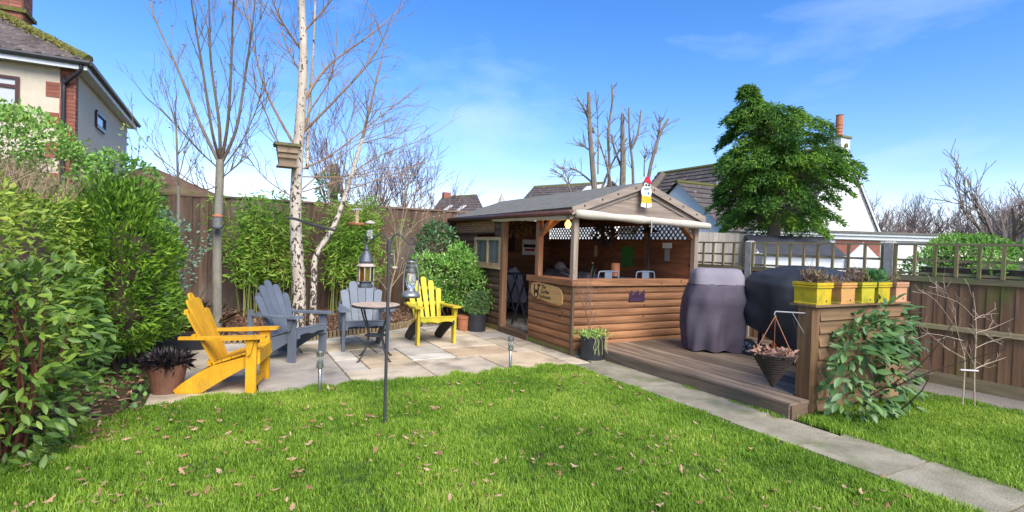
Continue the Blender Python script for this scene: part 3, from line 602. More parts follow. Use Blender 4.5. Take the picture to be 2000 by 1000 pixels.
# ================================================================ deck
DK = wood('deck_board', (.26, .19, .13), (.1, .072, .05), 'y', var=.32, rough=.5, spec=.4)
dk = E('deck', 'low brown timber deck beside the bar', 'deck', (6, 4.5, 0)); x = 4.555; k = 0
while x < 7.5:
    bx('board', DK, dk, x, x+.136, 3.02 if x < 4.8 else 3.2, V0-.05, .118, .148+.0015*(k % 3)); x += .144; k += 1
bx('fascia', DK, dk, 4.535, 4.555, 3.02, V0-.05, 0, .14); bx('fascia', wood('deck_end', (.2, .13, .08), (.1, .07, .045), 'x'), dk, 4.555, 4.79, 3.0, 3.02, 0, .13)
bx('joist', DK, dk, 4.6, 7.5, 3.35, 6.0, .0, .116)

# ================================================================ slatted screen and the pots on it
sw = wood('screen_board', (.27, .165, .085), (.13, .08, .04), 'x', var=.16)
s = E('slatted_screen', 'low screen of overlapping horizontal boards with a thick end post', 'screen', (5.7, 3.1, 0))
bx('end_post', wood('screen_post', (.2, .11, .05), (.09, .05, .025), 'z'), s, 4.86, 4.98, 3.04, 3.18, 0, 1.02)
bx('top_rail', sw, s, 4.85, 6.53, 3.0, 3.26, 1.02, 1.04); bx('end_post', MATS['screen_post_z'], s, 6.42, 6.52, 3.06, 3.18, 0, 1.02)
for i in range(8):
    z = .02+i*.124; M().prism([(4.982, 3.025, z), (4.982, 3.055, z), (4.982, 3.06, z+.135), (4.982, 3.05, z+.135)], (1.53, 0, 0)).build('board', sw, s)
PC = [(.62, .42, .02), (.6, .3, .1), (.5, .42, .03), (.55, .4, .02), (.58, .3, .16)]
pots = [(4.86, 5.12, 'bright yellow glazed trough pot at the post end of the screen'), (5.25, 5.51, 'orange terracotta trough pot second from the post on the screen'), (5.6, 5.86, 'mossy yellow-green trough pot at the middle of the screen'), (5.9, 6.15, 'yellow trough pot with feathery green plant on the screen'), (6.24, 6.49, 'pale pink terracotta trough pot on the free end of the screen')]
for k, (a, b, lab) in enumerate(pots):
    t = E('trough_pot', lab, 'plant pot', ((a+b)/2, 3.12, 1.04), 'pots on the screen'); c = PC[k]; pm = mat('glaze_%d' % k, c, tuple(x*.75 for x in c), scale=6, var=0, rough=.6, stain=((.22, .25, .02), 5, .5, .7) if k != 4 else None)
    y0, y1 = 3.0, 3.25
    m = M(); q = [(a+.012, y0+.012), (b-.012, y0+.012), (b-.012, y1-.012), (a+.012, y1-.012)]; e = [(a, y0), (b, y0), (b, y1), (a, y1)]
    lv = [(q, 1.041), (q, 1.05), ([(x+.008*(1 if x < (a+b)/2 else -1), y) for x, y in q], 1.06), (q, 1.2), (e, 1.203), (e, 1.215), (q, 1.22), (e, 1.225), (e, 1.25)]
    inn = [(x+(.02 if x < (a+b)/2 else -.02), y+(.02 if y < 3.12 else -.02)) for x, y in e]; lv += [(inn, 1.25), (inn, 1.2)]
    for pts, z in lv: m.V += [(x, y, z) for x, y in pts]
    for i in range(len(lv)-1):
        for j in range(4): j2 = (j+1) % 4; m.F.append((i*4+j, i*4+j2, i*4+4+j2, i*4+4+j))
    m.F.append((3, 2, 1, 0)); m.build('body', pm, t); m = M(); m.add([(x, y, 1.225) for x, y in inn], [(0, 1, 2, 3)]); m.build('soil', SOIL, t)
    M().lathe([(.012, 0), (.012, .004)], (0, 0, 0), 8)
    M().tube([(b-.09, y0+.011, 1.075), (b-.09, y0+.016, 1.075)], .011, 8).build('drain_hole', BK, t)
    n = (160, 60, 90, 500, 50)[k]; PP = np.stack([NP.uniform(a+.03, b-.03, n), NP.uniform(3.03, 3.22, n), NP.uniform(1.22, 1.28+(.07 if k in (0, 2, 3) else 0), n)], 1); NN = np.tile([0, 0, 1.], (n, 1))
    lm = leafmat('pot_green', [(.03, .09, .03), (.07, .17, .05), (.12, .25, .1)]) if k in (3,) else leafmat('pot_dry', [(.1, .07, .05), (.25, .16, .1), (.15, .17, .06)], .8)
    leaves('plant', PP, NN, .06, lm, t, ratio=.15 if k == 3 else .25, spread=.6)
    tw = M(); tips = []
    for q in range(9 if k in (0, 2) else 2): grow(tw, (R_.uniform(a+.05, b-.05), 3.13, 1.22), (R_.gauss(0, .5), R_.gauss(0, .3), 1), R_.uniform(.08, .2), .003, 1, R_, tips, kids=(2, 3), rmin=.0015)
    tw.build('twigs', mat('twig', (.2, .12, .09), var=0), t)
# ================================================================ adirondack chairs
def chair(name, lab, loc, face, pm, nsl, gap, apron=True, stretcher=False, rear_post=False, wide=.3, scale=1.0, group=None, pm2=None):
    fx, fy = face; rz = math.atan2(fy, fx)-math.pi/2
    t = E(name, lab, 'chair', (loc[0], loc[1], .014), group, local=True, rz=rz); t.scale = (scale,)*3
    pm2 = pm2 or pm
    W = wide
    for s in (-1, 1):
        x0, x1 = sorted((s*(W-.0), s*(W+.04)))
        M().box(x0, x1, .2, .3, 0, .545).build('front_leg', pm, t)
        M().prism([(s*(W-.032), a, b) for a, b in ((.32, .40), (.33, .3), (.2, .26), (-.02, .13), (-.22, .0), (-.45, .0), (-.47, .035), (-.4, .1), (-.26, .2), (-.12, .275), (.1, .34))], (s*.03, 0, 0)).build('back_leg', pm2, t)
        pts = [(.37, s*(W-.05)), (.385, s*(W-.02)), (.385, s*(W+.07)), (.36, s*(W+.1)), (.05, s*(W+.1)), (-.2, s*(W+.05)), (-.42, s*(W+.04)), (-.43, s*(W-.02)), (-.2, s*(W-.04)), (.0, s*(W-.05))]
        M().prism([(x, y, .545+.012*(y > .3)) for y, x in pts], (0, 0, .026)).build('arm', pm, t)
        M().prism([(s*(W+.042), .2, .545), (s*(W+.042), .28, .545), (s*(W+.042), .25, .4), (s*(W+.042), .22, .38)], (s*.025, 0, 0)).build('arm_bracket', pm, t)
        if rear_post: M().box(*sorted((s*(W+.0), s*(W+.04))), -.43, -.37, .2, .62).build('rear_post', pm, t)
    # seat slats follow the curved legs
    cv = [(.325, .415), (.24, .405), (.15, .375), (.06, .345), (-.03, .315), (-.1, .29)]
    for (ya, za), (yb, zb) in zip(cv, cv[1:]):
        g = .008 if gap else .002
        d = Vector((0, yb-ya, zb-za)); a = Vector((0, ya, za))+d.normalized()*g/2; b = Vector((0, yb, zb))-d.normalized()*g/2; nv = Vector((0, -d.z, d.y)).normalized()*-.018
        if nv.z < 0: nv = -nv
        M().prism([(-W+.005, *a.yz), (W-.005, *a.yz), (W-.005, *b.yz), (-W+.005, *b.yz)], nv).build('seat_slat', pm, t)
    sw_ = M(); n_ = 24
    if apron:
        pr = [(-W, .41), (W, .41)] + [(W-2*W*k/n_, .33+.022*abs(math.sin(k/n_*math.pi*2))) for k in range(n_+1)]
    else: pr = [(-W, .41), (W, .41), (W, .29), (-W, .29)]
    M().prism([(x, .302, z) for x, z in pr], (0, .022, 0)).build('apron', pm, t)
    if stretcher: M().box(-W, W, .235, .265, .03, .1).build('stretcher', pm, t)
    # back slats, fanned and round topped
    th = rad(24); ax = Vector((0, -math.sin(th), math.cos(th))); nb = Vector((0, math.cos(th), math.sin(th))); o0 = Vector((0, -.115, .25))
    wb, wt = (2*W-.1)/nsl, (2*W+.06)/nsl
    for k in range(nsl):
        c = k-(nsl-1)/2; q = abs(c)/((nsl-1)/2); ht = .8-.2*q**1.6
        b0, b1 = c*wb, c*wt
        gg = gap/2; wb2, wt2 = wb/2-gg, wt/2-gg
        out_ = [(b0-wb2, 0), (b0+wb2, 0), (b0+(b1-b0)*.93+wt2, ht*.92)]
        cx = b1; r = wt2
        out_ += [(cx+r*math.cos(a), ht-r*.75+r*.75*math.sin(a)) for a in [i*math.pi/8 for i in range(1, 8)]]
        out_ += [(b0+(b1-b0)*.93-wt2, ht*.92)]
        y_ = .001*(k % 2)
        M().prism([Vector((x, 0, 0))+o0+ax*z+nb*(y_-.0*q) for x, z in out_], nb*.02).build('back_slat', pm, t)
    for h, ww in ((.36, W+.04), (.06, W-.035), (.62, W-.06)):
        p = o0+ax*h-nb*.022; M().bar((-ww, p.y, p.z), (ww, p.y, p.z), .04, .05).build('back_rail', pm, t)
    return t
Y1 = mat('yellow_paint', (.7, .36, .016), (.5, .24, .01), scale=2.2, stretch=(3, 3, 1), var=.08, rough=.6, bump=.35, bscale=14, stain=((.3, .2, .04), 5, .6, .85))
Y2 = mat('faded_yellow_paint', (.6, .43, .04), (.42, .33, .02), scale=3, stretch=(4, 4, 1), var=.14, rough=.6, stain=((.3, .33, .02), 4, .5, .75))
G1 = mat('grey_paint', (.13, .15, .18), (.1, .115, .14), scale=4, var=.1, rough=.5, bump=.1)
BLK = mat('dark_leg_paint', (.035, .035, .04), rough=.6, var=0, bump=0)
chair('adirondack_chair', 'bright yellow adirondack chair beside the pot of black grass', (.08, 6.006), (.962, -.274), Y1, 5, .002, apron=False, stretcher=True, wide=.27, scale=.95)
chair('adirondack_chair', 'slate grey adirondack chair next to the bright yellow chair', (.76, 7.28), (.7, -.714), G1, 5, .008, rear_post=True, scale=.97, wide=.28)
chair('adirondack_chair', 'slate grey adirondack chair directly behind the bistro table', (1.734, 7.6), (-.1, -.995), G1, 5, .008, rear_post=True, scale=.98, wide=.28)
chair('adirondack_chair', 'mossy yellow adirondack chair with dark rear legs by the leafy shrub', (2.78, 7.73), (0, -1), Y2, 5, .03, wide=.27, scale=.98, pm2=BLK)

# ================================================================ bistro table
tx, ty = 1.70, 6.78
t = E('bistro_table', 'round mosaic-topped bistro table with curved black iron legs', 'table', (tx, ty, .014))
MO = mat('mosaic', (.6, .48, .38), (.36, .24, .17), scale=38, detail=1, bump=.3, var=0, rough=.5)
M().lathe([(.27, .668), (.3, .67), (.305, .682), (.3, .695), (.28, .697)], (tx, ty, .014), 40).build('rim', BM, t, smooth=False)
M().lathe([(.296, .69), (.296, .7), (.1, .701)], (tx, ty, .014), 40).build('mosaic_top', MO, t)
rm = M()
for r_, w_ in ((.2, .012), (.1, .01)):
    rm.lathe([(r_, .7), (r_, .7025), (r_+w_, .7025), (r_+w_, .7)], (tx, ty, .0145), 40)
rm.build('mosaic_ring', mat('mosaic_dark', (.3, .17, .11), (.5, .38, .28), scale=40, detail=1, var=0), t)
for k in range(4):
    a = .5+k*math.pi/2; c, s_ = math.cos(a), math.sin(a)
    M().tube(smoothpath([(tx+r*c, ty+r*s_, z) for r, z in ((.24, .675), (.2, .56), (.13, .4), (.12, .3), (.17, .14), (.26, .03), (.29, .016))], 4), .011, 7).build('leg', BM, t, smooth=True)
M().lathe([(.125, .3), (.135, .3), (.135, .312), (.125, .312)], (tx, ty, .014), 28).build('leg_ring', BM, t)

# ================================================================ crook stand and what hangs on it
cp = G(751, 832); IR = mat('iron', (.035, .038, .045), (.05, .05, .055), rough=.5, var=0, bump=.1)
right = Vector((cr.x, cr.y, 0)).normalized()
sh = E('crook_stand', 'black double shepherd crook pole standing in the lawn', 'garden stand', cp)
M().box(cp.x-.0105, cp.x+.0105, cp.y-.0105, cp.y+.0105, -.02, 1.52).build('pole', IR, sh)
M().box(cp.x-.016, cp.x+.016, cp.y-.016, cp.y+.016, 1.42, 1.5).build('collar', IR, sh)
hooks = []
for s_ in (-1, 1):
    P_ = lambda a, z: (cp+right*(s_*a)).xy[:] + (z,)
    M().tube(smoothpath([P_(.008, 1.47), P_(.02, 1.54), P_(.06, 1.575), P_(.1, 1.56), P_(.14, 1.52), P_(.17, 1.495), P_(.2, 1.5), P_(.208, 1.53), P_(.19, 1.55), P_(.172, 1.54)], 4), .0065, 7).build('arm', IR, sh, smooth=True)
    hooks.append(Vector(P_(.185, 1.492)))
PEW = mat('pewter', (.16, .17, .19), (.09, .09, .1), scale=30, rough=.45, metal=.6, var=0, bump=.3); CRM = mat('rust_cream', (.5, .4, .33), (.3, .2, .15), scale=16, var=0)
h = hooks[0]; ln = E('moroccan_lantern', 'moroccan lantern with domed grey top and coloured panes on the crook', 'lantern', h+Vector((0, 0, -.36)))
z0 = h.z-.36
M().lathe([(.004, .36), (.008, .33), (.02, .325), (.02, .31), (.014, .3), (.03, .285), (.048, .255), (.052, .225), (.055, .22), (.055, .2), (.05, .198)], (h.x, h.y, z0), 16).build('dome', PEW, ln, smooth=True)
M().lathe([(.05, .2), (.078, .178), (.078, .172), (.06, .168)], (h.x, h.y, z0), 8).build('eave', CRM, ln); M().lathe([(.06, .0), (.062, .02), (.05, .03), (.05, .045), (.064, .05), (.064, .056)], (h.x, h.y, z0), 8).build('base', PEW, ln)
gcols = [(.04, .08, .35), (.5, .2, .02), (.5, .45, .1), (.05, .25, .1)]
for k in range(8):
    a0, a1 = (k-.5)*math.pi/4, (k+.5)*math.pi/4; r = .06; p0 = Vector((h.x+r*math.cos(a0), h.y+r*math.sin(a0), z0+.055)); p1 = Vector((h.x+r*math.cos(a1), h.y+r*math.sin(a1), z0+.055))
    M().prism([p0, p1, p1+Vector((0, 0, .115)), p0+Vector((0, 0, .115))], (Vector((h.x, h.y, 0))-Vector((p0.x, p0.y, 0)))*.04).build('pane', glassmat('lantern_glass_%d' % (k % 4), gcols[k % 4], .2), ln); M().tube([p0, p0+Vector((0, 0, .115))], .005, 5).build('frame_bar', CRM, ln)
h = hooks[1]; ln = E('hurricane_lantern', 'old silver hurricane lantern hanging from the crook', 'lantern', h+Vector((0, 0, -.43))); z0 = h.z-.43
SV = mat('old_silver', (.35, .34, .32), (.2, .2, .19), scale=20, rough=.4, metal=.7, var=0, bump=.15)
M().lathe([(.075, 0), (.078, .02), (.07, .035), (.05, .05), (.03, .06), (.03, .075)], (h.x, h.y, z0), 18).build('tank', SV, ln, smooth=True)
M().lathe([(.028, .075), (.042, .11), (.046, .14), (.036, .18), (.03, .2)], (h.x, h.y, z0), 16).build('globe', glassmat('clear_glass', (.9, .92, .92), .05), ln, smooth=True)
M().lathe([(.036, .2), (.04, .215), (.03, .22), (.03, .25), (.042, .255), (.042, .262), (.02, .27), (.02, .285), (.038, .29), (.03, .3)], (h.x, h.y, z0), 16).build('chimney', SV, ln, smooth=False)
for s_ in (-1, 1): M().tube(smoothpath([h.xy[:]+(z0+.03,) if 0 else tuple((Vector((h.x, h.y, 0))+right*s_*a).xy)+(z0+z,) for a, z in ((.06, .04), (.062, .1), (.055, .22), (.035, .27))], 3), .006, 6).build('side_tube', SV, ln)
M().tube(smoothpath([tuple((Vector((h.x, h.y, 0))+right*a).xy)+(z0+z,) for a, z in ((-.05, .24), (-.03, .36), (0, .425), (.03, .36), (.05, .24))], 4), .002, 5).build('bail_wire', SV, ln)

# bird feeders and bird box (hung from the birch)
def fl(x, y, v): return PV(x, y, v)
c = PV(697, 438, 8.6); bf = E('bird_feeder', 'hanging tube bird feeder with round terracotta tray', 'bird feeder', c); TC = mat('terracotta', (.42, .17, .08), (.32, .12, .06), scale=8, var=.08)
M().lathe([(.02, -.005), (.14, -.01), (.15, .015), (.14, .02), (.02, .01)], c, 24).build('tray', TC, bf); M().lathe([(.03, .01), (.028, .05), (.034, .06), (.028, .09), (.034, .12), (.028, .15), (.034, .18), (.03, .22)], c, 12).build('seed_tube', mat('seed', (.3, .2, .12), (.45, .35, .22), scale=60), bf); M().lathe([(.09, .22), (.06, .245), (.01, .26)], c, 18).build('lid', glassmat('clear_glass', (.9, .9, .9)), bf)
M().tube([c+Vector((0, 0, .25)), c+Vector((0, 0, .55))], .003, 4).build('wire', IR, bf)
c = PV(723, 436, 8.2); bf = E('fat_ball_feeder', 'small feeder with pale mushroom-shaped cap on a thin stem', 'bird feeder', (c.x, c.y, .15)); M().lathe([(.085, -.01), (.075, .015), (.04, .035), (.005, .045)], c, 18).build('cap', mat('pale_cap', (.42, .37, .3), (.3, .26, .2), scale=10, var=0), bf, smooth=True); M().tube([c, (c.x, c.y, .15)], .006, 5).build('stem', IR, bf)
M().lathe([(.03, -.24), (.05, -.2), (.05, -.13), (.03, -.1)], c, 12).build('cage', glassmat('clear_glass', (.9, .9, .9)), bf)
c = PV(771, 523, 9.0); bf = E('hanging_ball', 'small pale round ornament hanging in the thin shrub', 'ornament', c); M().lathe([(.005, -.03), (.045, -.02), (.055, 0), (.04, .02), (.005, .03)], c, 12).build('ball', MATS['pale_cap'], bf, smooth=True); M().tube([c, c+Vector((-.02, 0, .28))], .003, 4).build('string', MATS['cord'], bf)
c = PV(561, 303, 8.62); bb = E('bird_box', 'mossy wooden bird box fixed to the birch trunk', 'bird box', c); bw = wood('box_wood', (.33, .24, .15), (.18, .13, .08), 'x', var=.1)
dx = Vector((1, 0, 0))
def hexa(cx, z0, w0, z1, w1, d): return M().add([(c.x+sx*w+cx, c.y+sy*d*(w/w1), c.z+z) for z, w in ((z0, w0), (z1, w1)) for sx, sy in ((-1, -1), (1, -1), (1, 1), (-1, 1))], [(3, 2, 1, 0), (4, 5, 6, 7), (0, 1, 5, 4), (1, 2, 6, 5), (2, 3, 7, 6), (3, 0, 4, 7)])
hexa(0, -.16, .11, .12, .15, .12).build('box', bw, bb); hexa(0, .121, .18, .16, .19, .16).build('roof', mat('mossy_roof', (.2, .19, .06), (.13, .12, .07), scale=14, var=0), bb); hexa(0, -.185, .14, -.161, .14, .13).build('floor_plate', bw, bb)
for q in (-.06, .02): bx('batten', bw, bb, c.x-.14, c.x+.14, c.y-.137, c.y-.122, c.z+q, c.z+q+.035)
c = PV(425, 432, 8.5); tf = E('trunk_feeder', 'small grey mesh feeder strapped to the smooth trunk', 'bird feeder', c); M().lathe([(.06, -.09), (.062, -.085), (.062, .06), (.05, .065)], (c.x, c.y-.05, c.z), 14).build('mesh_tube', mat('mesh_grey', (.2, .2, .19), (.08, .08, .08), scale=60, var=0), tf); M().lathe([(.07, .06), (.07, .075), (.02, .1)], (c.x, c.y-.05, c.z), 14).build('cap', TC, tf); M().lathe([(.075, -.11), (.075, -.09)], (c.x, c.y-.05, c.z), 14).build('strap', IR, tf)
# rubber tree tie between birch and leaning stem
a, b = PV(568, 428, 8.55), PV(652, 450, 8.62); tt_ = M(); tt_.tube(smoothpath([a+Vector((-.06, -.1, .01)), a+Vector((.06, -.1, 0)), a.lerp(b, .5)+Vector((0, -.04, .0)), b+Vector((.0, -.05, 0))]), [.02]*12+[.018], 6); tag(tt_.build('tree_tie', IR), 'black strap tying the leaning stem to the birch', 'tree tie')

# ================================================================ solar stake lights
STL = mat('steel', (.5, .5, .47), (.4, .4, .38), rough=.3, metal=.9, var=0, bump=0)
for (x, y, lab) in ((624, 768, 'steel solar stake light at the lawn edge near the grey chair'), (996, 722, 'steel solar stake light at the lawn edge towards the bar')):
    c = G(x, y); hh = .42 if x < 800 else .40
    t = E('solar_light', lab, 'garden light', c, 'solar stake lights'); M().lathe([(.004, -.05), (.017, .0), (.017, hh*.62), (.012, hh*.63)], c, 12).build('stake', STL, t, smooth=True)
    M().lathe([(.033, hh*.6), (.037, hh*.61), (.037, hh*.68), (.03, hh*.69)], c, 16).build('collar', STL, t); M().lathe([(.032, hh*.685), (.032, hh*.9)], c, 16).build('glass', glassmat('lamp_glass', (.8, .82, .8), .15), t, smooth=True); M().lathe([(.036, hh*.89), (.038, hh*.9), (.038, hh*.98), (.03, hh)], c, 16).build('cap', STL, t); M().lathe([(.012, hh*.69), (.02, hh*.88)], c, 8).build('reflector', STL, t)

# ================================================================ pots
def pot(name, lab, c, r, h, pm, rim=True, cat='plant pot', taper=.75):
    t = E(name, lab, cat, c); pr = [(r*taper, 0), (r*.97, h*.82)] + ([(r*1.06, h*.83), (r*1.08, h)] if rim else [(r, h)]) + [(r*.92, h), (r*.88, h*.86), (.01, h*.85)]
    M().lathe(pr, c, 24).build('body', pm, t, smooth=False); M().lathe([(r*.88, h*.86), (.01, h*.88)], c, 16).build('soil', SOIL, t); return t
BP = mat('black_plastic', (.025, .026, .03), (.035, .036, .04), rough=.45, var=0, bump=.05)
BR = mat('brown_pot', (.2, .095, .06), (.15, .07, .045), scale=6, var=0, rough=.5)
c = Vector((-.48, 6.02, .012)); t = pot('grass_pot', 'brown pot of black mondo grass beside the bright yellow chair', c, .17, .27, BR, rim=False)
n = 900; a = NP.uniform(0, 6.28, n); P = np.stack([c.x+NP.uniform(0, .12, n)*np.cos(a), c.y+NP.uniform(0, .12, n)*np.sin(a), np.full(n, .27)], 1); N = np.stack([np.cos(a)*.9, np.sin(a)*.9, np.full(n, .75)], 1)
leaves('black_grass', P, N, .13, leafmat('mondo', [(.012, .01, .016), (.03, .025, .035), (.16, .13, .12)], .4, 0), t, ratio=.045, spread=.35, bend=.6)
c = G(905, 645, .012); t = pot('terracotta_pot', 'plain terracotta pot between yellow chair and black tub', c, .12, .26, TC)
c = G(931, 646, .012); t = pot('black_tub', 'black plastic tub with small leafy plant against the dark wall', c, .17, .3, BP, rim=False, taper=.9)
P, N = blob((c.x, c.y, .5), (.2, .2, .22), 700, 2, .05); leaves('foliage', P, N, .06, leafmat('tub_leaf', [(.05, .09, .03), (.13, .2, .07), (.25, .3, .15)]), t, ratio=.35)
c = G(1156, 700, .012); t = pot('black_tub', 'black plastic tub with trailing plant at the counter corner', c, .17, .31, BP, rim=False, taper=.93)
P = np.stack([c.x+NP.normal(0, .1, 420), c.y+NP.normal(0, .09, 420), NP.uniform(.3, .38, 420)], 1); leaves('foliage', P, np.tile([0, 0, 1.], (420, 1)), .05, leafmat('trail', [(.08, .14, .03), (.2, .3, .07), (.36, .36, .14)]), t, ratio=.35, spread=.9)
tr = M()
for q in range(9):
    x = c.x+R_.uniform(-.1, .12); tr.tube(smoothpath([(x, c.y-.12, .32), (x+.01, c.y-.185, .3), (x+R_.uniform(-.03, .03), c.y-.19, .2), (x+R_.uniform(-.05, .05), c.y-.195, R_.uniform(.06, .16))], 3), .004, 4)
tr.build('trailing_stems', mat('straw', (.4, .36, .2), (.2, .24, .08), var=0), t)
tw = M(); tips = []
for q in range(4): grow(tw, (c.x+R_.uniform(-.05, .05), c.y, .28), (R_.gauss(0, .12), R_.gauss(0, .12), 1), .62, .005, 2, R_, tips, kids=(3, 5), ang=.5, rmin=.0014)
tw.build('twigs', MATS['twig'], t)
t = E('trough_planter', 'long black plastic trough planter at the bed edge', 'planter', (-.45, 8.2, .012)); m = M(); m.add([(x, y, z) for z, e in ((.012, .0), (.2, .03)) for x, y in ((-.88-e, 8.1-e), (-.12+e, 8.1-e), (-.12+e, 8.32+e), (-.88-e, 8.32+e))], [(3, 2, 1, 0), (0, 1, 5, 4), (1, 2, 6, 5), (2, 3, 7, 6), (3, 0, 4, 7), (4, 5, 6, 7)]); m.build('body', BP, t); bx('rim', BP, t, -.93, -.07, 8.05, 8.37, .2, .225); bx('soil', SOIL, t, -.9, -.1, 8.08, 8.34, .225, .23)

# ================================================================ covered barbecues on the deck
def rotv(V, cx, cy, a): c, s = math.cos(a), math.sin(a); return [(cx+(x-cx)*c-(y-cy)*s, cy+(x-cx)*s+(y-cy)*c, z) for x, y, z in V]
def cover(name, lab, secs, m, rot=0, hem=None):
    """secs: list of (z, x0, x1, y0, y1, fold) rings, draped"""
    t = E(name, lab, 'barbecue cover', ((secs[0][1]+secs[0][2])/2, (secs[0][3]+secs[0][4])/2, .15)); n = 72; mm = M(); sd = R_.uniform(0, 50); rings = []
    # interpolate rings
    zs = []
    for (a, b) in zip(secs, secs[1:]):
        for k in range(5): zs.append(tuple(p+(q-p)*k/5 for p, q in zip(a, b)))
    zs.append(secs[-1])
    for (z, x0, x1, y0, y1, fo) in zs:
        for k in range(n):
            a = 2*math.pi*k/n; cx, cy = math.cos(a), math.sin(a); e = 5
            rr = (abs(cx)**e+abs(cy)**e)**(-1/e); x = (x0+x1)/2+(x1-x0)/2*cx*rr; y = (y0+y1)/2+(y1-y0)/2*cy*rr
            w_ = fo*(math.sin(a*7+z*2+sd)+.6*math.sin(a*13-z*5+sd)+.8*mnoise.noise(Vector((x*4, y*4+sd, z*2.5)))+1.3*mnoise.noise(Vector((x*9+sd, y*9, z*4))))
            mm.V.append((x+cx*w_, y+cy*w_, z+(.012*math.sin(a*9+sd) if z < .3 else 0)+.03*fo*12*mnoise.noise(Vector((x*3+sd, y*3, z)))))
    if hem:
        for i, (x, y, z) in enumerate(mm.V):
            hz_ = hem(x, y); mm.V[i] = (x, y, hz_+(z-.17)*(1.3-hz_)/(1.3-.17) if z < 1.3 else z)
    if rot: mm.V = rotv(mm.V, (secs[0][1]+secs[0][2])/2, (secs[0][3]+secs[0][4])/2, rot)
    for i in range(len(zs)-1):
        for k in range(n): k2 = (k+1) % n; mm.F.append((i*n+k, i*n+k2, (i+1)*n+k2, (i+1)*n+k))
    mm.F.append(tuple((len(zs)-1)*n+k for k in range(n))); mm.build('cover', m, t, smooth=True); return t
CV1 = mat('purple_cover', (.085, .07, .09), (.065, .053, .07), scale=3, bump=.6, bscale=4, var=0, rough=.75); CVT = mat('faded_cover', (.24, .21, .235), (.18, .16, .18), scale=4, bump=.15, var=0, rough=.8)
CV2 = mat('black_cover', (.03, .032, .037), (.022, .023, .027), scale=3, bump=.7, bscale=4, var=0, rough=.55)
B1 = cover('barbecue_cover', 'faded purple fabric cover over a barbecue next to the counter', [(.17, 5.62, 6.36, 4.91, 5.41, .03), (.5, 5.61, 6.39, 4.91, 5.42, .026), (.87, 5.59, 6.46, 4.89, 5.44, .014), (1.08, 5.67, 6.37, 4.94, 5.4, .005)], CV1, rot=rad(-30))
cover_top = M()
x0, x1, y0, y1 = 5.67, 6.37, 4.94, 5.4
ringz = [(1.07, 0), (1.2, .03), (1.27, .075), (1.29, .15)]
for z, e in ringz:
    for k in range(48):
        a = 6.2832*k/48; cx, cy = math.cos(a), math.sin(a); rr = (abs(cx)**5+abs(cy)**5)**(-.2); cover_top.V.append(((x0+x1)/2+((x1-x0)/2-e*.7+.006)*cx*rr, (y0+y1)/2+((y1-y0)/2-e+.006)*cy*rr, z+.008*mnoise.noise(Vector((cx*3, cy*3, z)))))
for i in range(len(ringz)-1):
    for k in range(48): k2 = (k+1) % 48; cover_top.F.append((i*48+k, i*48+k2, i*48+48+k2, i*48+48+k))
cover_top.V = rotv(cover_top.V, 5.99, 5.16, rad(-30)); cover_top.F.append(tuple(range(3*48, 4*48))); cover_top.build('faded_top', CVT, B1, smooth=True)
B2 = cover('barbecue_cover', 'black fabric cover with rounded hood over a large barbecue', [(.17, 6.16, 6.95, 3.5, 4.8, .025), (.5, 6.12, 6.97, 3.46, 4.86, .035), (.9, 6.1, 6.98, 3.44, 4.9, .022), (1.08, 6.12, 6.96, 3.5, 4.88, .016), (1.22, 6.2, 6.92, 3.66, 4.82, .014), (1.32, 6.32, 6.84, 3.85, 4.6, .008), (1.37, 6.45, 6.72, 4.05, 4.42, .004)], CV2, hem=lambda x, y: .2+max(0, (y-3.8))*.36)
bb2 = B2; bx('trolley_base', BM, bb2, 6.22, 6.92, 3.55, 4.68, .2, .28); M().bar((6.26, 4.62, .28), (6.28, 4.62, .75), .035).build('trolley_leg', BM, bb2)
for (wx, wy) in ((6.17, 4.72), (6.95, 4.6)):
    wl = M(); wl.tube([(wx-.025, wy, .26), (wx+.025, wy, .26)], .11, 24); wo = wl.build('wheel', BP, bb2); hb = M(); hb.tube([(wx-.03, wy, .26), (wx+.03, wy, .26)], .07, 18); hb.build('hub', MG, wo)
    for k in range(6): a = k*math.pi/3; M().bar((wx-.032, wy, .26), (wx-.032, wy+.07*math.cos(a), .26+.07*math.sin(a)), .016, .006, up=(1, 0, 0)).build('spoke', BP, wo)
gr = E('gas_regulator', 'orange gas regulator knob below the black cover', 'gas regulator', (6.24, 4.36, .28)); OR = mat('orange_plastic', (.7, .14, .02), rough=.35, var=0, bump=0); M().lathe([(.02, 0), (.045, .03), (.045, .08), (.02, .11), (.015, .17)], (6.22, 4.36, .28), 14).build('body', OR, gr, smooth=True); M().tube([(6.22, 4.36, .44), (6.3, 4.36, .6)], .012, 6).build('hose', OR, gr)

# hanging cone basket on a bracket
br = E('hanging_bracket', 'thin white wire bracket arm fixed to the screen post', 'bracket', (4.86, 3.11, .98)); WR = mat('pale_wire', (.33, .33, .33), rough=.4, var=0, bump=0)
bk = Vector((4.42, 3.11, .985))
M().tube([(4.86, 3.11, .955), bk], .006, 6).build('arm', WR, br); M().tube([(4.86, 3.11, .76), (4.66, 3.11, .97)], .004, 5).build('brace_chain', WR, br); M().tube(smoothpath([bk, bk+Vector((-.012, 0, -.03)), bk+Vector((.01, 0, -.045))]), .005, 5).build('hook', WR, br)
cb = E('cone_basket', 'dark wicker cone hanging basket lined with copper leaves', 'hanging basket', (bk.x, bk.y, .3)); WK = mat('wicker', (.09, .06, .05), (.02, .014, .012), scale=4, stretch=(3, 3, 60), var=0, bump=.9, bscale=6)
pr = [(.01, .29)]
for k in range(26): t_ = k/25; pr.append((.012+.18*t_+.005*(k % 2), .3+.3*t_))
pr += [(.195, .605), (.18, .61), (.17, .59), (.02, .58)]
M().lathe([(r, z) for r, z in pr], (bk.x, bk.y, 0), 28).build('cone', WK, cb)
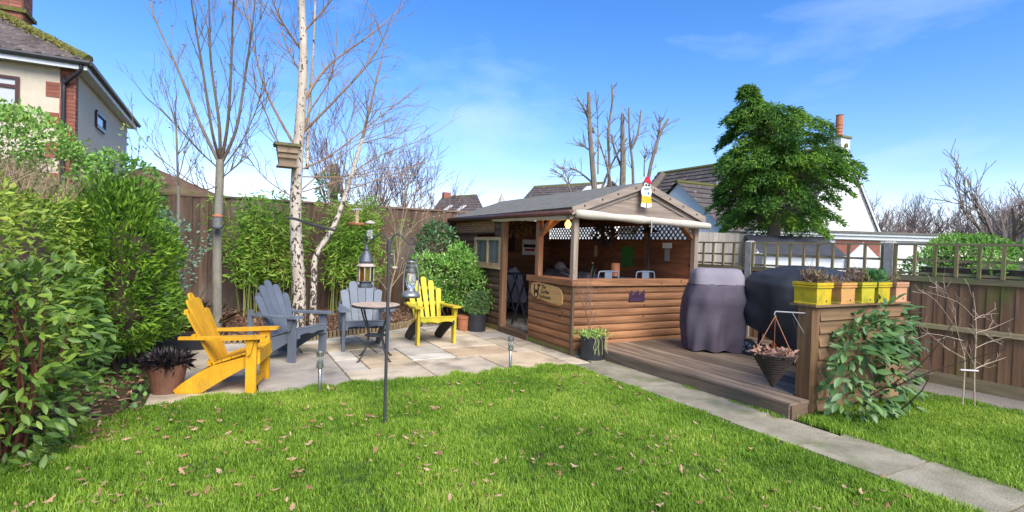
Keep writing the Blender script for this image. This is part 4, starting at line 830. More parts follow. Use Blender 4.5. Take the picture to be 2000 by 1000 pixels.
P = np.stack([bk.x+NP.normal(0, .085, 420), bk.y+NP.normal(0, .085, 420), NP.uniform(.59, .625, 420)], 1); P = P[((P[:, 0]-bk.x)**2+(P[:, 1]-bk.y)**2) < .18**2]
leaves('copper_leaves', P, NP.normal(0, 1, P.shape)*[1, 1, .3], .06, leafmat('copper', [(.14, .07, .045), (.27, .14, .09), (.4, .25, .18)], .7, .1), cb, ratio=.5)
for k in range(3): a = k*2.094+.6; M().tube([(bk.x+.18*math.cos(a), bk.y+.18*math.sin(a), .605), (bk.x, bk.y, .94)], .004, 5).build('chain', mat('copper_chain', (.4, .16, .08), var=0, bump=0), cb)
# ================================================================ cream house behind the hedge
RN = mat('cream_render', (.56, .48, .36), (.49, .42, .31), scale=5, bump=.4, bscale=60, var=0)
BRK = [mat('brick_%d' % i, c, tuple(x*.7 for x in c), scale=12, var=.15) for i, c in enumerate([(.3, .1, .06), (.25, .085, .055), (.34, .13, .075)])]
TIL = mat('roof_tile', (.13, .1, .09), (.075, .06, .055), scale=6, var=.22, rough=.85, stain=((.28, .26, .22), 9, .62, .75)); WHT = mat('white_upvc', (.7, .7, .68), (.62, .62, .6), var=0, bump=0, rough=.4)
MAH = mat('mahogany_upvc', (.075, .03, .028), var=0, bump=0, rough=.35); GLS = mat('dark_pane', (.12, .14, .16), (.1, .11, .13), rough=.08, var=0, bump=0, spec=.6); BLD = mat('blind_slats', (.5, .52, .52), (.4, .42, .42), scale=3, stretch=(1, 1, 40), var=0)
MOS = mat('moss', (.16, .16, .03), (.08, .075, .02), scale=25, bump=.9, var=.2)
uw, vw, ez = -2.83, 14.1, 4.98
h1 = E('cream_house', 'cream rendered house with brick quoins and mossy hipped tile roof', 'house', (-5, 17, 0))
M().box(-9.5, uw, vw, 20.6, 0, ez).build('wall', RN, h1)
z = 1.2; k = 0
while z < ez-.12:   # quoin bricks at the corner
    wide = (k // 4) % 2 == 0
    ln = .46 if wide else .24
    for a in range(2 if wide else 1): M().box(uw-.005-ln+a*.23, uw-.015-ln+(a+1)*.23 if wide else uw+.012, vw-.014, vw+.05, z, z+.068).build('brick', BRK[(k*3+a) % 3], h1)
    M().box(uw-.04, uw+.014, vw-.0135, vw+.22, z+.001, z+.067).build('brick', BRK[(k+1) % 3], h1); z += .077; k += 1
ue, ve = uw+.26, vw-.26
bx('fascia', WHT, h1, -9.6, ue-.02, ve+.01, ve+.035, ez-.12, ez+.05); bx('fascia', WHT, h1, ue-.045, ue-.02, ve+.035, 20.8, ez-.12, ez+.05); bx('soffit', WHT, h1, -9.6, ue-.045, ve+.035, vw+.01, ez-.09, ez-.06); bx('soffit', WHT, h1, uw-.01, ue-.045, vw+.01, 20.8, ez-.09, ez-.06)
M().tube([(-9.6, ve-.03, ez+.03), (ue+.03, ve-.03, ez+.02)], .055, 8).build('gutter', BM, h1); M().tube([(ue+.03, ve-.05, ez+.02), (ue+.03, 20.8, ez+.03)], .055, 8).build('gutter', BM, h1)
M().tube(smoothpath([(ue-.12, ve, ez-.02), (ue-.14, ve+.02, ez-.15), (uw-.16, vw-.06, ez-.42), (uw-.17, vw-.06, ez-.6), (uw-.17, vw-.06, .2)], 3), .038, 8).build('downpipe', BM, h1, smooth=True)
tp = .62   # roof pitch (rise per metre)
m = M(); m.add([(ue, ve, ez+.04), (-9.6, ve, ez+.04), (-9.6, ve+5, ez+.04+5*tp), (ue-5, ve+5, ez+.04+5*tp)], [(0, 3, 2, 1)]); m.add([(ue, ve, ez+.04), (ue, 20.8, ez+.04), (ue-5, 20.8, ez+.04+5*tp), (ue-5, ve+5, ez+.04+5*tp)], [(0, 1, 2, 3)]); m.build('roof_deck', TIL, h1)
prof = [(0, 0), (.06, .035), (.13, .04), (.2, .012), (.3, .0)]
tme = None
for r in range(9):
    for c_ in range(22):
        y0 = ve-.04+r*.27; x0 = ue+.02-(c_+1)*.3-(r % 2)*.0
        if x0+.26 > ue-(y0-ve)-.02: continue
        z0 = ez+.1+(y0-ve)*tp
        if tme is None:
            vs = []; 
            for (a, hgt) in prof: vs += [(a, 0, hgt), (a, .3, hgt+.3*tp-.03), (a, 0, hgt-.03)]
            tme = bpy.data.meshes.new('tile'); n_ = len(prof); tme.from_pydata(vs, [], [(3*i, 3*i+3, 3*i+4, 3*i+1) for i in range(n_-1)]+[(3*i+2, 3*i+5, 3*i+3, 3*i) for i in range(n_-1)]); tme.materials.append(TIL)
        o = bpy.data.objects.new('tile', tme); col.objects.link(o); o.location = (x0, y0, z0); par(o, h1)
for k in range(9):   # hip tiles under moss
    a = Vector((ue-k*.33, ve+k*.33, ez+.1+k*.33*tp)); b = a+Vector((-.36, .36, .36*tp)); M().tube([a, a.lerp(b, .5)+Vector((0, 0, .01)), b], [.1, .095, .09], 8).build('hip_tile', MOS, h1)
n = 1500; tt = NP.random(n)**.8*4; off = NP.normal(0, .13, n)-.08; P = np.stack([ue-tt+off*-.2-np.abs(off), ve+tt-np.abs(off)*.4, ez+.16+tt*tp-np.abs(off)*.3+NP.uniform(0, .05, n)], 1)
leaves('moss_tufts', P, np.tile([0, 0, 1.], (n, 1)), .04, leafmat('moss_leaf', [(.06, .06, .015), (.13, .13, .02), (.22, .2, .04)], .9, 0), h1, ratio=.8, spread=1)
def window(parent, x0, x1, z0, z1, v, fm, axis='x', split=True, sill=True):
    B = (lambda a, b, c, d, e, f: (a, b, c, d, e, f)) if axis == 'x' else (lambda a, b, c, d, e, f: (v+(v-d), v+(v-c), a, b, e, f))
    w_ = bx('window', GLS, parent, *B(x0, x1, v-.02, v-.012, z0, z1)); fr = .06
    for a in ((x0, x1, z0, z0+fr), (x0, x1, z1-fr, z1)): bx('frame', fm, w_, *B(a[0], a[1], v-.05, v+.0, a[2], a[3]))
    for a in ((x0, x0+fr), (x1-fr, x1)): bx('frame', fm, w_, *B(a[0], a[1], v-.049, v+.001, z0+fr, z1-fr))
    if split: bx('frame', fm, w_, *B(x0+fr, x1-fr, v-.048, v+.002, z0+(z1-z0)*.62, z0+(z1-z0)*.62+.07)); bx('blind', BLD, w_, *B(x0+fr, x1-fr, v-.0235, v-.0205, z0+fr, z1-fr))
    if sill: bx('sill', fm, w_, *B(x0-.05, x1+.05, v-.1, v-.0, z0-.05, z0))
    return w_
a, b = PV(-45, 140, vw), PV(38, 213, vw); window(h1, a.x, b.x, b.z, a.z, vw, MAH)
for k in range(3):
    for q in range(6): M().box(b.x-.02-(q+1)*.22-.1*(k % 2), b.x-.03-q*.22-.1*(k % 2), vw-.012, vw+.02, b.z-.13-k*.077, b.z-.065-k*.077).build('brick', BRK[(q+k) % 3], h1)
a, b = PU(186, 218, uw), PU(203, 258, uw); M().box(uw+.004, uw+.012, a.y, b.y, b.z, a.z).build('window', GLS, h1)
fr_ = h1.children[-1]
for q in ((a.y-.05, a.y+.03, b.z, a.z), (b.y-.03, b.y+.05, b.z, a.z), (a.y, b.y, a.z-.03, a.z+.05), (a.y, b.y, b.z-.06, b.z+.03)): bx('frame', MAH, fr_, uw-.01, uw+.05, *q)
cc = D(30, 60, 12.6); ch = M(); z0 = cc.z-1.0
k = 0; z = z0
chm = bx('chimney', mat('mortar', (.3, .25, .2), var=0), h1, cc.x-.42, cc.x+.2, cc.y-.3, cc.y+.4, z0, cc.z+1.1)
while z < cc.z+1.1:
    for q in range(3): M().box(cc.x-.43+q*.21+(.0 if k % 2 else -.0), cc.x-.43+(q+1)*.21-.012, cc.y-.31, cc.y-.2, z, z+.066).build('brick', BRK[(q*2+k) % 3], chm)
    for q in range(3): M().box(cc.x+.12, cc.x+.21, cc.y-.3+q*.23, cc.y-.3+(q+1)*.23-.012, z+.001, z+.065).build('brick', BRK[(q+k+1) % 3], chm)
    z += .077; k += 1
bx('flashing', MOS, chm, cc.x-.5, cc.x+.28, cc.y-.36, cc.y+.45, cc.z+.35, cc.z+.43)
# low brown-roofed garage behind the back hedge
g1 = E('garage', 'low garage with reddish brown tiled roof behind the hedge', 'garage', D(360, 400, 15)); a, b, c = D(300, 332, 15), D(450, 390, 15), D(150, 390, 15)
m = M(); m.prism([(b.x, b.y, b.z), (a.x, b.y, a.z), (c.x, b.y, b.z)], (0, 5, 0)); m.build('roof', mat('brown_tiles', (.16, .09, .065), (.1, .06, .045), scale=3, stretch=(1, 1, 6), stain=((.15, .13, .05), 2, .5, .7)), g1); bx('wall', BRK[0], g1, c.x+.2, b.x-.2, b.y+.1, b.y+4.9, 0, b.z)

# ================================================================ white bungalow beyond the right fence
WR_ = mat('white_render', (.78, .77, .73), (.7, .69, .65), scale=4, bump=.2, bscale=40, var=0); RT = mat('bungalow_tiles', (.105, .085, .075), (.06, .05, .046), scale=2.2, stretch=(1, 1, 1), var=0, stain=((.24, .21, .17), 5, .58, .72))
def rows(m_, parent, p0, p1, q0, q1, nrow, name='tile_course'):
    """courses of tiles between eave edge p0-p1 and ridge edge q0-q1"""
    for i in range(nrow):
        a, b = i/nrow, (i+1)/nrow; A, B, C_, D_ = p0.lerp(q0, a), p1.lerp(q1, a), p1.lerp(q1, b), p0.lerp(q0, b)
        nrm = (B-A).cross(D_-A).normalized(); nrm = nrm if nrm.z > 0 else -nrm
        M().add([A+nrm*.05, B+nrm*.05, C_+nrm*.012, D_+nrm*.012, A, B], [(0, 1, 2, 3), (4, 5, 1, 0)]).build(name, m_, parent)
bw_ = E('white_bungalow', 'white rendered bungalow with dark tiled roof, white gables and chimney', 'house', D(1560, 470, 20))
ap = D(1648, 288, 20); er = D(1716, 452, 20.5); rz_, ezz = ap.z, er.z; hw = abs(PV(1714, 450, ap.y).x-ap.x)
far = PU(1286, 338, ap.x); fy = min(far.y, ap.y+11)
x0, x1 = ap.x-hw, ap.x+hw
M().prism([(x0, ap.y, 0), (x1, ap.y, 0), (x1, ap.y, ezz), (ap.x, ap.y, rz_), (x0, ap.y, ezz)], (0, fy-ap.y, 0)).build('wall', WR_, bw_)
e = .18; sl_ = (rz_-ezz)/hw
for s in (-1, 1):
    p0 = Vector((ap.x+s*(hw+e), ap.y-.12, ezz-e*sl_+.03)); p1 = Vector((p0.x, fy+.1, p0.z)); q0 = Vector((ap.x, ap.y-.12, rz_+.03)); q1 = Vector((ap.x, fy+.1, rz_+.03))
    rows(RT, bw_, p0, p1, q0, q1, 16); M().prism([p0, q0, q0+Vector((0, 0, -.14)), p0+Vector((0, 0, -.14))], (0, .03, 0)).build('barge_board', WHT, bw_)
M().tube([(ap.x, ap.y-.12, rz_+.06), (ap.x, fy, rz_+.06)], .09, 8).build('ridge', MOS, bw_)
ch = D(1648, 300, 19.9); M().box(ap.x-.28, ap.x+.28, ap.y-.06, ap.y+.5, rz_-1.4, rz_+.35).build('chimney', WR_, bw_); c_ = bw_.children[-1]; bx('chimney_cap', MATS['mossy_roof'], c_, ap.x-.34, ap.x+.34, ap.y-.12, ap.y+.56, rz_+.35, rz_+.42)
M().lathe([(.13, 0), (.12, .05), (.13, .1), (.115, .16), (.13, .21), (.115, .27), (.13, .33), (.115, .4), (.13, .46), (.12, .8), (.14, .83)], (ap.x, ap.y+.2, rz_+.42), 14).build('chimney_pot', mat('clay_pot', (.45, .17, .08), (.35, .12, .06), scale=6, var=0), c_)
# cross wing with white gable facing the bar
ga = D(1325, 358, 19.5); gr_ = PU(1416, 446, ga.x); hv = max(ga.y-gr_.y, 1.2); gz = ga.z; gez = gr_.z
M().prism([(ga.x, ga.y-hv, 0), (ga.x, ga.y-hv, gez), (ga.x, ga.y, gz), (ga.x, ga.y+hv, gez), (ga.x, ga.y+hv, 0)], (max(x0-ga.x, 1)+.3, 0, 0)).build('wing_wall', WR_, bw_)
for s in (-1, 1):
    p0 = Vector((ga.x-.12, ga.y+s*(hv+.15), gez-.12)); p1 = Vector((x0+.6, p0.y, p0.z)); q0 = Vector((ga.x-.12, ga.y, gz+.03)); q1 = Vector((x0+1.2, ga.y, gz+.03)); rows(RT, bw_, p0, p1, q0, q1, 9)
M().tube([(ga.x-.12, ga.y, gz+.05), (x0+.5, ga.y, gz+.05)], .08, 8).build('ridge', MOS, bw_)
rl = D(1392, 340, 20.5); s = -1
p = Vector((ap.x-1.15, fy-5.0, rz_-1.15*sl_+.1)); M().add([p+Vector((-.35, -.4, -.35*sl_)), p+Vector((-.35, .4, -.35*sl_)), p+Vector((.35, .4, .35*sl_)), p+Vector((.35, -.4, .35*sl_))], [(0, 1, 2, 3)]).build('rooflight', WHT, bw_)
# flat-roofed extension
a, b = D(1480, 449, 17.5), D(1812, 467, 17.5); fx = E('flat_roof_extension', 'white and brick flat-roofed extension with long white fascia', 'building', D(1650, 470, 17.5))
M().prism([(a.x, a.y, 0), (b.x, b.y, 0), (b.x+1.5, b.y+2.5, 0), (a.x+1.5, a.y+2.5, 0)], (0, 0, a.z-.22)).build('wall', WR_, fx); zt = a.z
dv = (b-a).normalized(); nv_ = Vector((dv.y, -dv.x, 0))
for k, (z0, z1, o_, mm_) in enumerate(((-.22, -.1, .1, WHT), (-.1, -.02, .16, WHT), (-.02, .05, .2, MATS['roof_felt']))):
    p0 = a+nv_*o_-dv*.2; p1 = b+nv_*o_+dv*.2; M().prism([(p0.x, p0.y, zt+z0), (p1.x, p1.y, zt+z0), (p1.x-nv_.x*3, p1.y-nv_.y*3, zt+z0), (p0.x-nv_.x*3, p0.y-nv_.y*3, zt+z0)], (0, 0, z1-z0)).build('fascia' if k < 2 else 'roof', mm_, fx)
p0 = a.lerp(b, .46)+nv_*.03; p1 = a.lerp(b, .72)+nv_*.03; M().prism([(p0.x, p0.y, 0), (p1.x, p1.y, 0), (p1.x-nv_.x*.02, p1.y-nv_.y*.02, 0), (p0.x-nv_.x*.02, p0.y-nv_.y*.02, 0)], (0, 0, zt-.25)).build('brick_panel', mat('brick_wall', (.3, .11, .07), (.2, .075, .05), scale=10, var=0), fx)
# white boarded shed behind the trellis
s0, s1 = D(1490, 505, 11.5), D(1715, 512, 11.2); ws = E('white_shed', 'white boarded shed with dark felt roof behind the trellis', 'shed', s0.lerp(s1, .5)); d_ = (s1-s0); d_.z = 0; nn = Vector((-d_.y, d_.x, 0)).normalized(); zt = D(1600, 482, 11.4).z; zb = D(1600, 497, 11.4).z
for k in range(8):
    zq = zb-(k+1)*.14
    M().prism([(s0.x, s0.y, zq), (s1.x, s1.y, zq), (s1.x+nn.x*.03, s1.y+nn.y*.03, zq), (s0.x+nn.x*.03, s0.y+nn.y*.03, zq)], (0, 0, .136)).build('board', WHT, ws)
p0, p1 = s0-d_.normalized()*.1, s0.lerp(s1, .72); q = nn*1.0
M().add([(p0.x-nn.x*.1, p0.y-nn.y*.1, zb-.02), (p1.x-nn.x*.1, p1.y-nn.y*.1, zb-.02), (p1.x+q.x, p1.y+q.y, zt+.25), (p0.x+q.x, p0.y+q.y, zt+.25)], [(0, 1, 2, 3)]).build('roof', mat('slate_felt', (.06, .06, .07), var=0), ws)
p2, p3 = s0.lerp(s1, .72), s1; pm_ = p2.lerp(p3, .5)
M().prism([(p2.x-nn.x*.05, p2.y-nn.y*.05, zb-.25), (p3.x-nn.x*.05, p3.y-nn.y*.05, zb-.25), (p3.x-nn.x*.05, p3.y-nn.y*.05, zb-.05), (pm_.x-nn.x*.05, pm_.y-nn.y*.05, zt+.12), (p2.x-nn.x*.05, p2.y-nn.y*.05, zb-.05)], nn*.04).build('gable', WHT, ws); M().prism([(s0.x+nn.x*.03, s0.y+nn.y*.03, 0), (s1.x+nn.x*.03, s1.y+nn.y*.03, 0), (s1.x+nn.x*1.5, s1.y+nn.y*1.5, 0), (s0.x+nn.x*1.5, s0.y+nn.y*1.5, 0)], (0, 0, zb-.03)).build('wall', WHT, ws)
# far roofs
def far_house(lab, xl, xr, yr, ye, dep, gm, hipl=0, gside=1, yr2=None):
    t = E('far_house', lab, 'house', D((xl+xr)/2, 470, dep)); a, b = D(xl, ye, dep), D(xr, ye, dep); c, d = D(xl+hipl, yr, dep+3), D(xr-(18 if gside else 0), yr2 or yr, dep+3)
    rows(RT, t, a, b, c, d, 8); M().tube([c, d], .1, 6).build('ridge', MOS, t)
    dz = b+Vector((0, 0, 0)); bk = b+(d-b)*2; bk.z = b.z; M().prism([b, d, bk], Vector((-.05, 0, 0))).build('gable', gm, t); m = M(); m.prism([(a.x, a.y, 0), (b.x, b.y, 0), (bk.x, bk.y, 0), (a.x+bk.x-b.x, a.y+bk.y-b.y, 0)], (0, 0, a.z)); m.build('wall', gm, t); return t
t = far_house('distant brick house with brown roof and two white rooflights above the fence', 838, 950, 386, 420, 34, MATS['brick_wall'], hipl=25, yr2=382)
for x in (862, 888):
    a = D(x, 414, 34.2); d1 = D(x+14, 405, 34.9); M().add([a+Vector((0, -.2, .1)), a+Vector((.35, 0, .1)), d1+Vector((.35, 0, .15)), d1+Vector((0, -.2, .15))], [(0, 1, 2, 3)]).build('rooflight', WHT, t)
a = D(872, 383, 37); M().box(a.x-.25, a.x+.25, a.y-.2, a.y+.2, a.z-1, a.z+.25).build('chimney', BRK[0], t)
far_house('distant roof with mossy ridge rising behind the bar roof', 1012, 1195, 366, 400, 28, WR_, hipl=30, yr2=358)
a = D(1190, 362, 26); dm = E('far_gable', 'small white dormer gable behind the pollarded trunks', 'dormer', D(1190, 400, 26)); M().prism([D(1172, 392, 26), D(1216, 392, 26), D(1212, 372, 26), D(1194, 357, 26), D(1176, 372, 26)], (0, 2, 0)).build('wall', WR_, dm)
for p, q in (((1172, 376), (1194, 355)), ((1194, 355), (1218, 378))): M().bar(D(*p, 25.9), D(*q, 25.9), .35, .08).build('verge', RT, dm)
a = D(980, 392, 160); sp = E('church_spire', 'tiny distant grey church spire above the bar roof', 'church spire', a); M().lathe([(1.6, -12), (1.5, -1), (.05, 2.6)], (a.x, a.y, a.z), 8).build('spire', MATS['concrete_post'], sp)
# ================================================================ hedges and shrubs
def bigleafmesh(name, m, ratio=.36, fold=.12, curl=.16):
    V = []; prof = [(0, .05), (.18, .55), (.45, 1), (.72, .78), (1, .04)]
    for t, w_ in prof:
        z = -curl*t*t; V += [(-ratio/2*w_, t, z+fold*w_*.5), (0, t, z), (ratio/2*w_, t, z+fold*w_*.5)]
    F = []
    for i in range(4): a = i*3; F += [(a, a+1, a+4, a+3), (a+1, a+2, a+5, a+4)]
    o = np_mesh(name, V, F, m, [.5]*8, smooth=True); me = o.data; bpy.data.objects.remove(o); return me
def bigleaves(parent, P, N, size, me, m, keep=280, droop=.15, spread=.45, ratio=.36):
    n = len(P); ax = unit(N+NP.normal(0, spread, (n, 3))+np.array([0, 0, -droop])); up = unit(NP.normal(0, .45, (n, 3))+np.array([-.25, -.45, 1.0])); sd = unit(np.cross(ax, up)); nr = np.cross(sd, ax)
    sz = size*NP.uniform(.65, 1.25, n); order = np.argsort(((P-np.array([0, 0, 1.5]))**2).sum(1)-NP.random(n)*.4)
    for i in order[:keep]:
        o = bpy.data.objects.new('leaf', me); col.objects.link(o)
        mw = Matrix(((sd[i][0], ax[i][0], nr[i][0], P[i][0]), (sd[i][1], ax[i][1], nr[i][1], P[i][1]), (sd[i][2], ax[i][2], nr[i][2], P[i][2]), (0, 0, 0, 1))) @ Matrix.Scale(sz[i], 4)
        o.parent = parent; o.matrix_parent_inverse = Matrix.Translation(-Vector(parent.location)); o.matrix_basis = mw
    rest = order[keep:]
    if len(rest):
        co = np.array([v.co for v in me.vertices]); fs = np.array([p.vertices[:] for p in me.polygons]); V = []; F = []; rn = []
        for q, i in enumerate(rest):
            V.append((co[:, :1]*sd[i]+co[:, 1:2]*ax[i]+co[:, 2:]*nr[i])*sz[i]+P[i]); F.append(fs+q*len(co)); rn += [NP.uniform(.25, .75)]*len(fs)
        np_mesh('leaf_mass', np.concatenate(V), np.concatenate(F), m, rn, parent, smooth=True, kind='stuff')
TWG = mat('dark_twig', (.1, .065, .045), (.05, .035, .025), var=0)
def stems(parent, base, top, n, r, name='stems', m=None, wob=.12):
    mm = M(); base = Vector(base)
    for k in range(n):
        t = Vector(top)+Vector((R_.gauss(0, wob*3), R_.gauss(0, wob*3), R_.gauss(0, wob))); b = base+Vector((R_.gauss(0, wob), R_.gauss(0, wob), 0)); mid = b.lerp(t, .5)+Vector((R_.gauss(0, wob), R_.gauss(0, wob), 0)); mm.tube(smoothpath([b, mid, t], 4), [r*(1-.08*i) for i in range(9)], 5)
    return mm.build(name, m or TWG, parent)
# --- laurel in the left foreground
LA = leafmat('laurel_leaf', [(.03, .065, .012), (.065, .115, .018), (.12, .18, .026), (.24, .26, .05)], .42, .25, .35)
lme = bigleafmesh('laurel_leaf', LA, .38)
c = D(20, 655, 3.5); t = E('laurel_bush', 'big glossy laurel bush with large leaves in front of the hedge', 'shrub', (c.x, c.y, 0))
P, N = blob((c.x-.1, c.y, .62), (.55, .5, .72), 2300, 2.6, .12, 2.2, .35); P[:, 2] = np.maximum(P[:, 2], .05)
bigleaves(t, P, N, .088, lme, LA, 290, .1, .6)
stems(t, (c.x, c.y, 0), (c.x, c.y, 1.0), 9, .014, wob=.06, m=mat('red_stem', (.2, .06, .04), (.12, .05, .03), var=0))
# --- clipped pale hedge
HG = leafmat('hedge_leaf', [(.05, .085, .012), (.11, .165, .02), (.2, .26, .03), (.42, .4, .09)], .5, .3)
t = E('clipped_hedge', 'clipped yellow-green hedge with bare brown twigs along its top', 'hedge', (-2.0, 5.5, 0))
P, N = blob((-2.0, 5.3, .93), (.78, 2.2, .95), 15000, 5, .1, 1.6, .22); leaves('foliage', P, N, .062, HG, t, ratio=.42, clump=1.3)
M().lathe([(.5, 0), (.62, .4), (.62, 1.2), (.4, 1.6)], (-2.0, 6.5, 0), 14).build('filler_core', TWG, t); M().lathe([(.5, 0), (.62, .4), (.62, 1.2), (.4, 1.6)], (-2.0, 5.2, 0), 14).build('filler_core', TWG, t); M().lathe([(.5, 0), (.62, .4), (.62, 1.2), (.4, 1.6)], (-2.0, 4.1, 0), 14).build('filler_core', TWG, t)  # solid dark cores added inside the leaf shell to stop see-through
tw = M(); tips = []
for q in range(420): grow(tw, (R_.uniform(-2.6, -1.3), R_.uniform(4.4, 7.2), 1.82), (R_.gauss(.1, .6), R_.gauss(0, .6), .8), .22, .004, 1, R_, tips, kids=(2, 4), rmin=.0016, ang=.8)
tw.build('bare_twigs', mat('pale_twig', (.36, .26, .15), (.22, .15, .09), var=0), t, kind='stuff')
# --- bright conifer bush
TH = leafmat('thuja_leaf', [(.04, .09, .01), (.09, .17, .014), (.155, .25, .02), (.25, .34, .04)], .6, .3)
t = E('conifer_bush', 'soft bright green conifer bush beside the black trough', 'shrub', (-.9, 7.15, 0))
P, N = blob((-.98, 7.1, 1.12), (.5, .6, .85), 12000, 2.4, .2, 2.6, .25); leaves('foliage', P, N+np.array([0, 0, .5]), .075, TH, t, ratio=.3, spread=.5, clump=2.5)
stems(t, (-.95, 7.1, 0), (-.92, 7.15, 1.4), 5, .03, wob=.06)
M().lathe([(.15, .35), (.24, .6), (.24, 1.3), (.1, 1.65)], (-.92, 7.15, 0), 12).build('filler_core', TWG, t)  # added dark filler solid, keeps the bush from being seen through
t = E('grey_leaf_shrub', 'grey-green small-leaved shrub between conifer bush and smooth trunk', 'shrub', (-.75, 8.7, 0)); P, N = blob((-.72, 8.6, 1.2), (.36, .4, .6), 1500, 2.3, .14, 2.5, .5); leaves('foliage', P, N, .05, leafmat('grey_leaf', [(.05, .1, .06), (.1, .17, .11), (.2, .28, .2)], .5, .25), t, ratio=.5); stems(t, (-.75, 8.7, 0), (-.75, 8.65, 1.3), 6, .012)
# --- tall mixed hedge by the fence
PV1 = leafmat('privet_leaf', [(.025, .06, .015), (.055, .13, .025), (.1, .2, .035), (.18, .27, .06)], .4, .25)
t = E('tall_hedge', 'tall dark green privet hedge below the cream house', 'hedge', (-3.9, 10, 0))
P, N = blob((-4.5, 9.9, 1.6), (2.3, .8, 1.6), 12000, 4, .2, 1.2, .25, seed=5); leaves('foliage', P, N, .085, PV1, t, ratio=.45, clump=1.1, seed=8)
P, N = blob((-1.55, 10.0, 1.4), (.65, .5, 1.35), 3400, 2.5, .2, 1.4, .3, seed=4); leaves('foliage', P, N, .075, PV1, t, ratio=.5, clump=1.3, seed=8, base=.6)
P, N = blob((-2.5, 10.0, 1.6), (.95, .6, 1.55), 6000, 3, .2, 1.4, .3, seed=9); leaves('foliage', P, N, .08, PV1, t, ratio=.5, clump=1.3, seed=8, base=.6)
bx('filler_core', TWG, t, -6.6, -2.6, 9.6, 10.2, 0, 2.4); tw = M(); tips = []  # box is an added dark core behind the leaves, not modelled branches
for q in range(46): grow(tw, (R_.uniform(-6, -1.2), 9.9, R_.uniform(2.0, 2.7)), (R_.gauss(.1, .3), R_.gauss(0, .3), 1), .55, .006, 1, R_, tips, kids=(1, 3), rmin=.002)
tw.build('shoots', TWG, t, kind='stuff'); P = np.array([p[:] for p, d in tips]+[(p-d*.12)[:] for p, d in tips]+[(p-d*.22)[:] for p, d in tips]*2); leaves('shoot_leaves', P, NP.normal(0, 1, P.shape), .075, PV1, t, ratio=.45, base=.75)
t = E('conifer_hedge', 'feathery dark conifer hedge in front of the cream house wall', 'hedge', (-6.2, 9.3, 0)); P, N = blob((-5.9, 9.2, 1.45), (1.6, .9, 1.55), 7500, 3.5, .15, 1.6, .22, seed=2); leaves('foliage', P, N+np.array([0, 0, .4]), .12, leafmat('dark_conifer', [(.02, .06, .015), (.05, .12, .02), (.1, .2, .03)], .6, .2), t, ratio=.25); bx('filler_core', TWG, t, -6.8, -5, 8.8, 9.6, 0, 2.3)  # box is a dark filler added to close the foliage
# --- bamboo clumps
BC = mat('bamboo_cane', (.3, .33, .08), (.2, .22, .06), var=0); BL = leafmat('bamboo_leaf', [(.06, .14, .015), (.12, .23, .025), (.2, .32, .04), (.32, .4, .08)], .5, .35)
for (xa, xb, lab, n) in ((.1, 1.2, 'bamboo clump against the fence left of the birch trunk', 42), (1.48, 2.55, 'yellow-green bamboo clump against the fence behind the leaning stem', 38)):
    t = E('bamboo', lab, 'bamboo', ((xa+xb)/2, 10.0, .2)); cn = M(); P = []; N = []
    for q in range(n):
        x = R_.uniform(xa+.1, xb-.1); y = R_.uniform(9.7, 10.35); hh = R_.uniform(1.45, 2.15); dx, dy = R_.gauss(0, .2), R_.gauss(-.12, .12); cn.tube(smoothpath([(x, y, .2), (x+dx*.3, y+dy*.3, .2+hh*.5), (x+dx, y+dy, .2+hh)], 3), .006, 4)
        for w_ in range(95):
            f_ = R_.uniform(.25, 1)**.8; px_ = x+dx*f_**1.5+R_.gauss(0, .1); py_ = y+dy*f_**1.5+R_.gauss(-.02, .1); P.append((px_, min(py_, 10.48), .2+hh*f_+R_.gauss(0, .05))); a = R_.uniform(0, 6.28); N.append((math.cos(a), math.sin(a)-.2, -.35))
    cn.build('canes', BC, t, kind='stuff'); leaves('foliage', np.array(P), np.array(N), .125, BL, t, ratio=.14, spread=.35, clump=2.2, bend=.25)
# --- shrubs by the bar wall
c = D(852, 520, 10.4); t = E('dark_shrub', 'dark glossy evergreen shrub in front of the fence by the bar corner', 'shrub', (c.x, c.y, .1)); P, N = blob((c.x, c.y, 1.15), (.42, .35, .72), 2600, 2.4, .15, 2.4, .35); leaves('foliage', P, N, .085, leafmat('dark_leaf', [(.02, .05, .02), (.045, .1, .035), (.1, .17, .06)], .35, .2, .5), t, ratio=.42); stems(t, (c.x, c.y, 0), (c.x, c.y, 1.4), 6, .012)
c = D(888, 560, 9.75); t = E('leafy_shrub', 'bright green leafy shrub between the yellow chair and the dark wall', 'shrub', (c.x, c.y, .05)); P, N = blob((c.x, c.y, .82), (.55, .45, .6), 5200, 2, .3, 2.2, .35); leaves('foliage', P, N, .075, leafmat('choisya', [(.03, .085, .015), (.07, .17, .025), (.13, .25, .04), (.22, .33, .08)], .35, .25, .45), t, ratio=.36, spread=.8); stems(t, (c.x, c.y, 0), (c.x, c.y, 1.2), 8, .012)
P, N = blob((c.x-.3, c.y-.1, 1.0), (.5, .4, .5), 70, 2, .1); leaves('flower_buds', P, N, .035, leafmat('bud', [(.5, .3, .28), (.6, .5, .42)], .7, .2), t, ratio=.7)
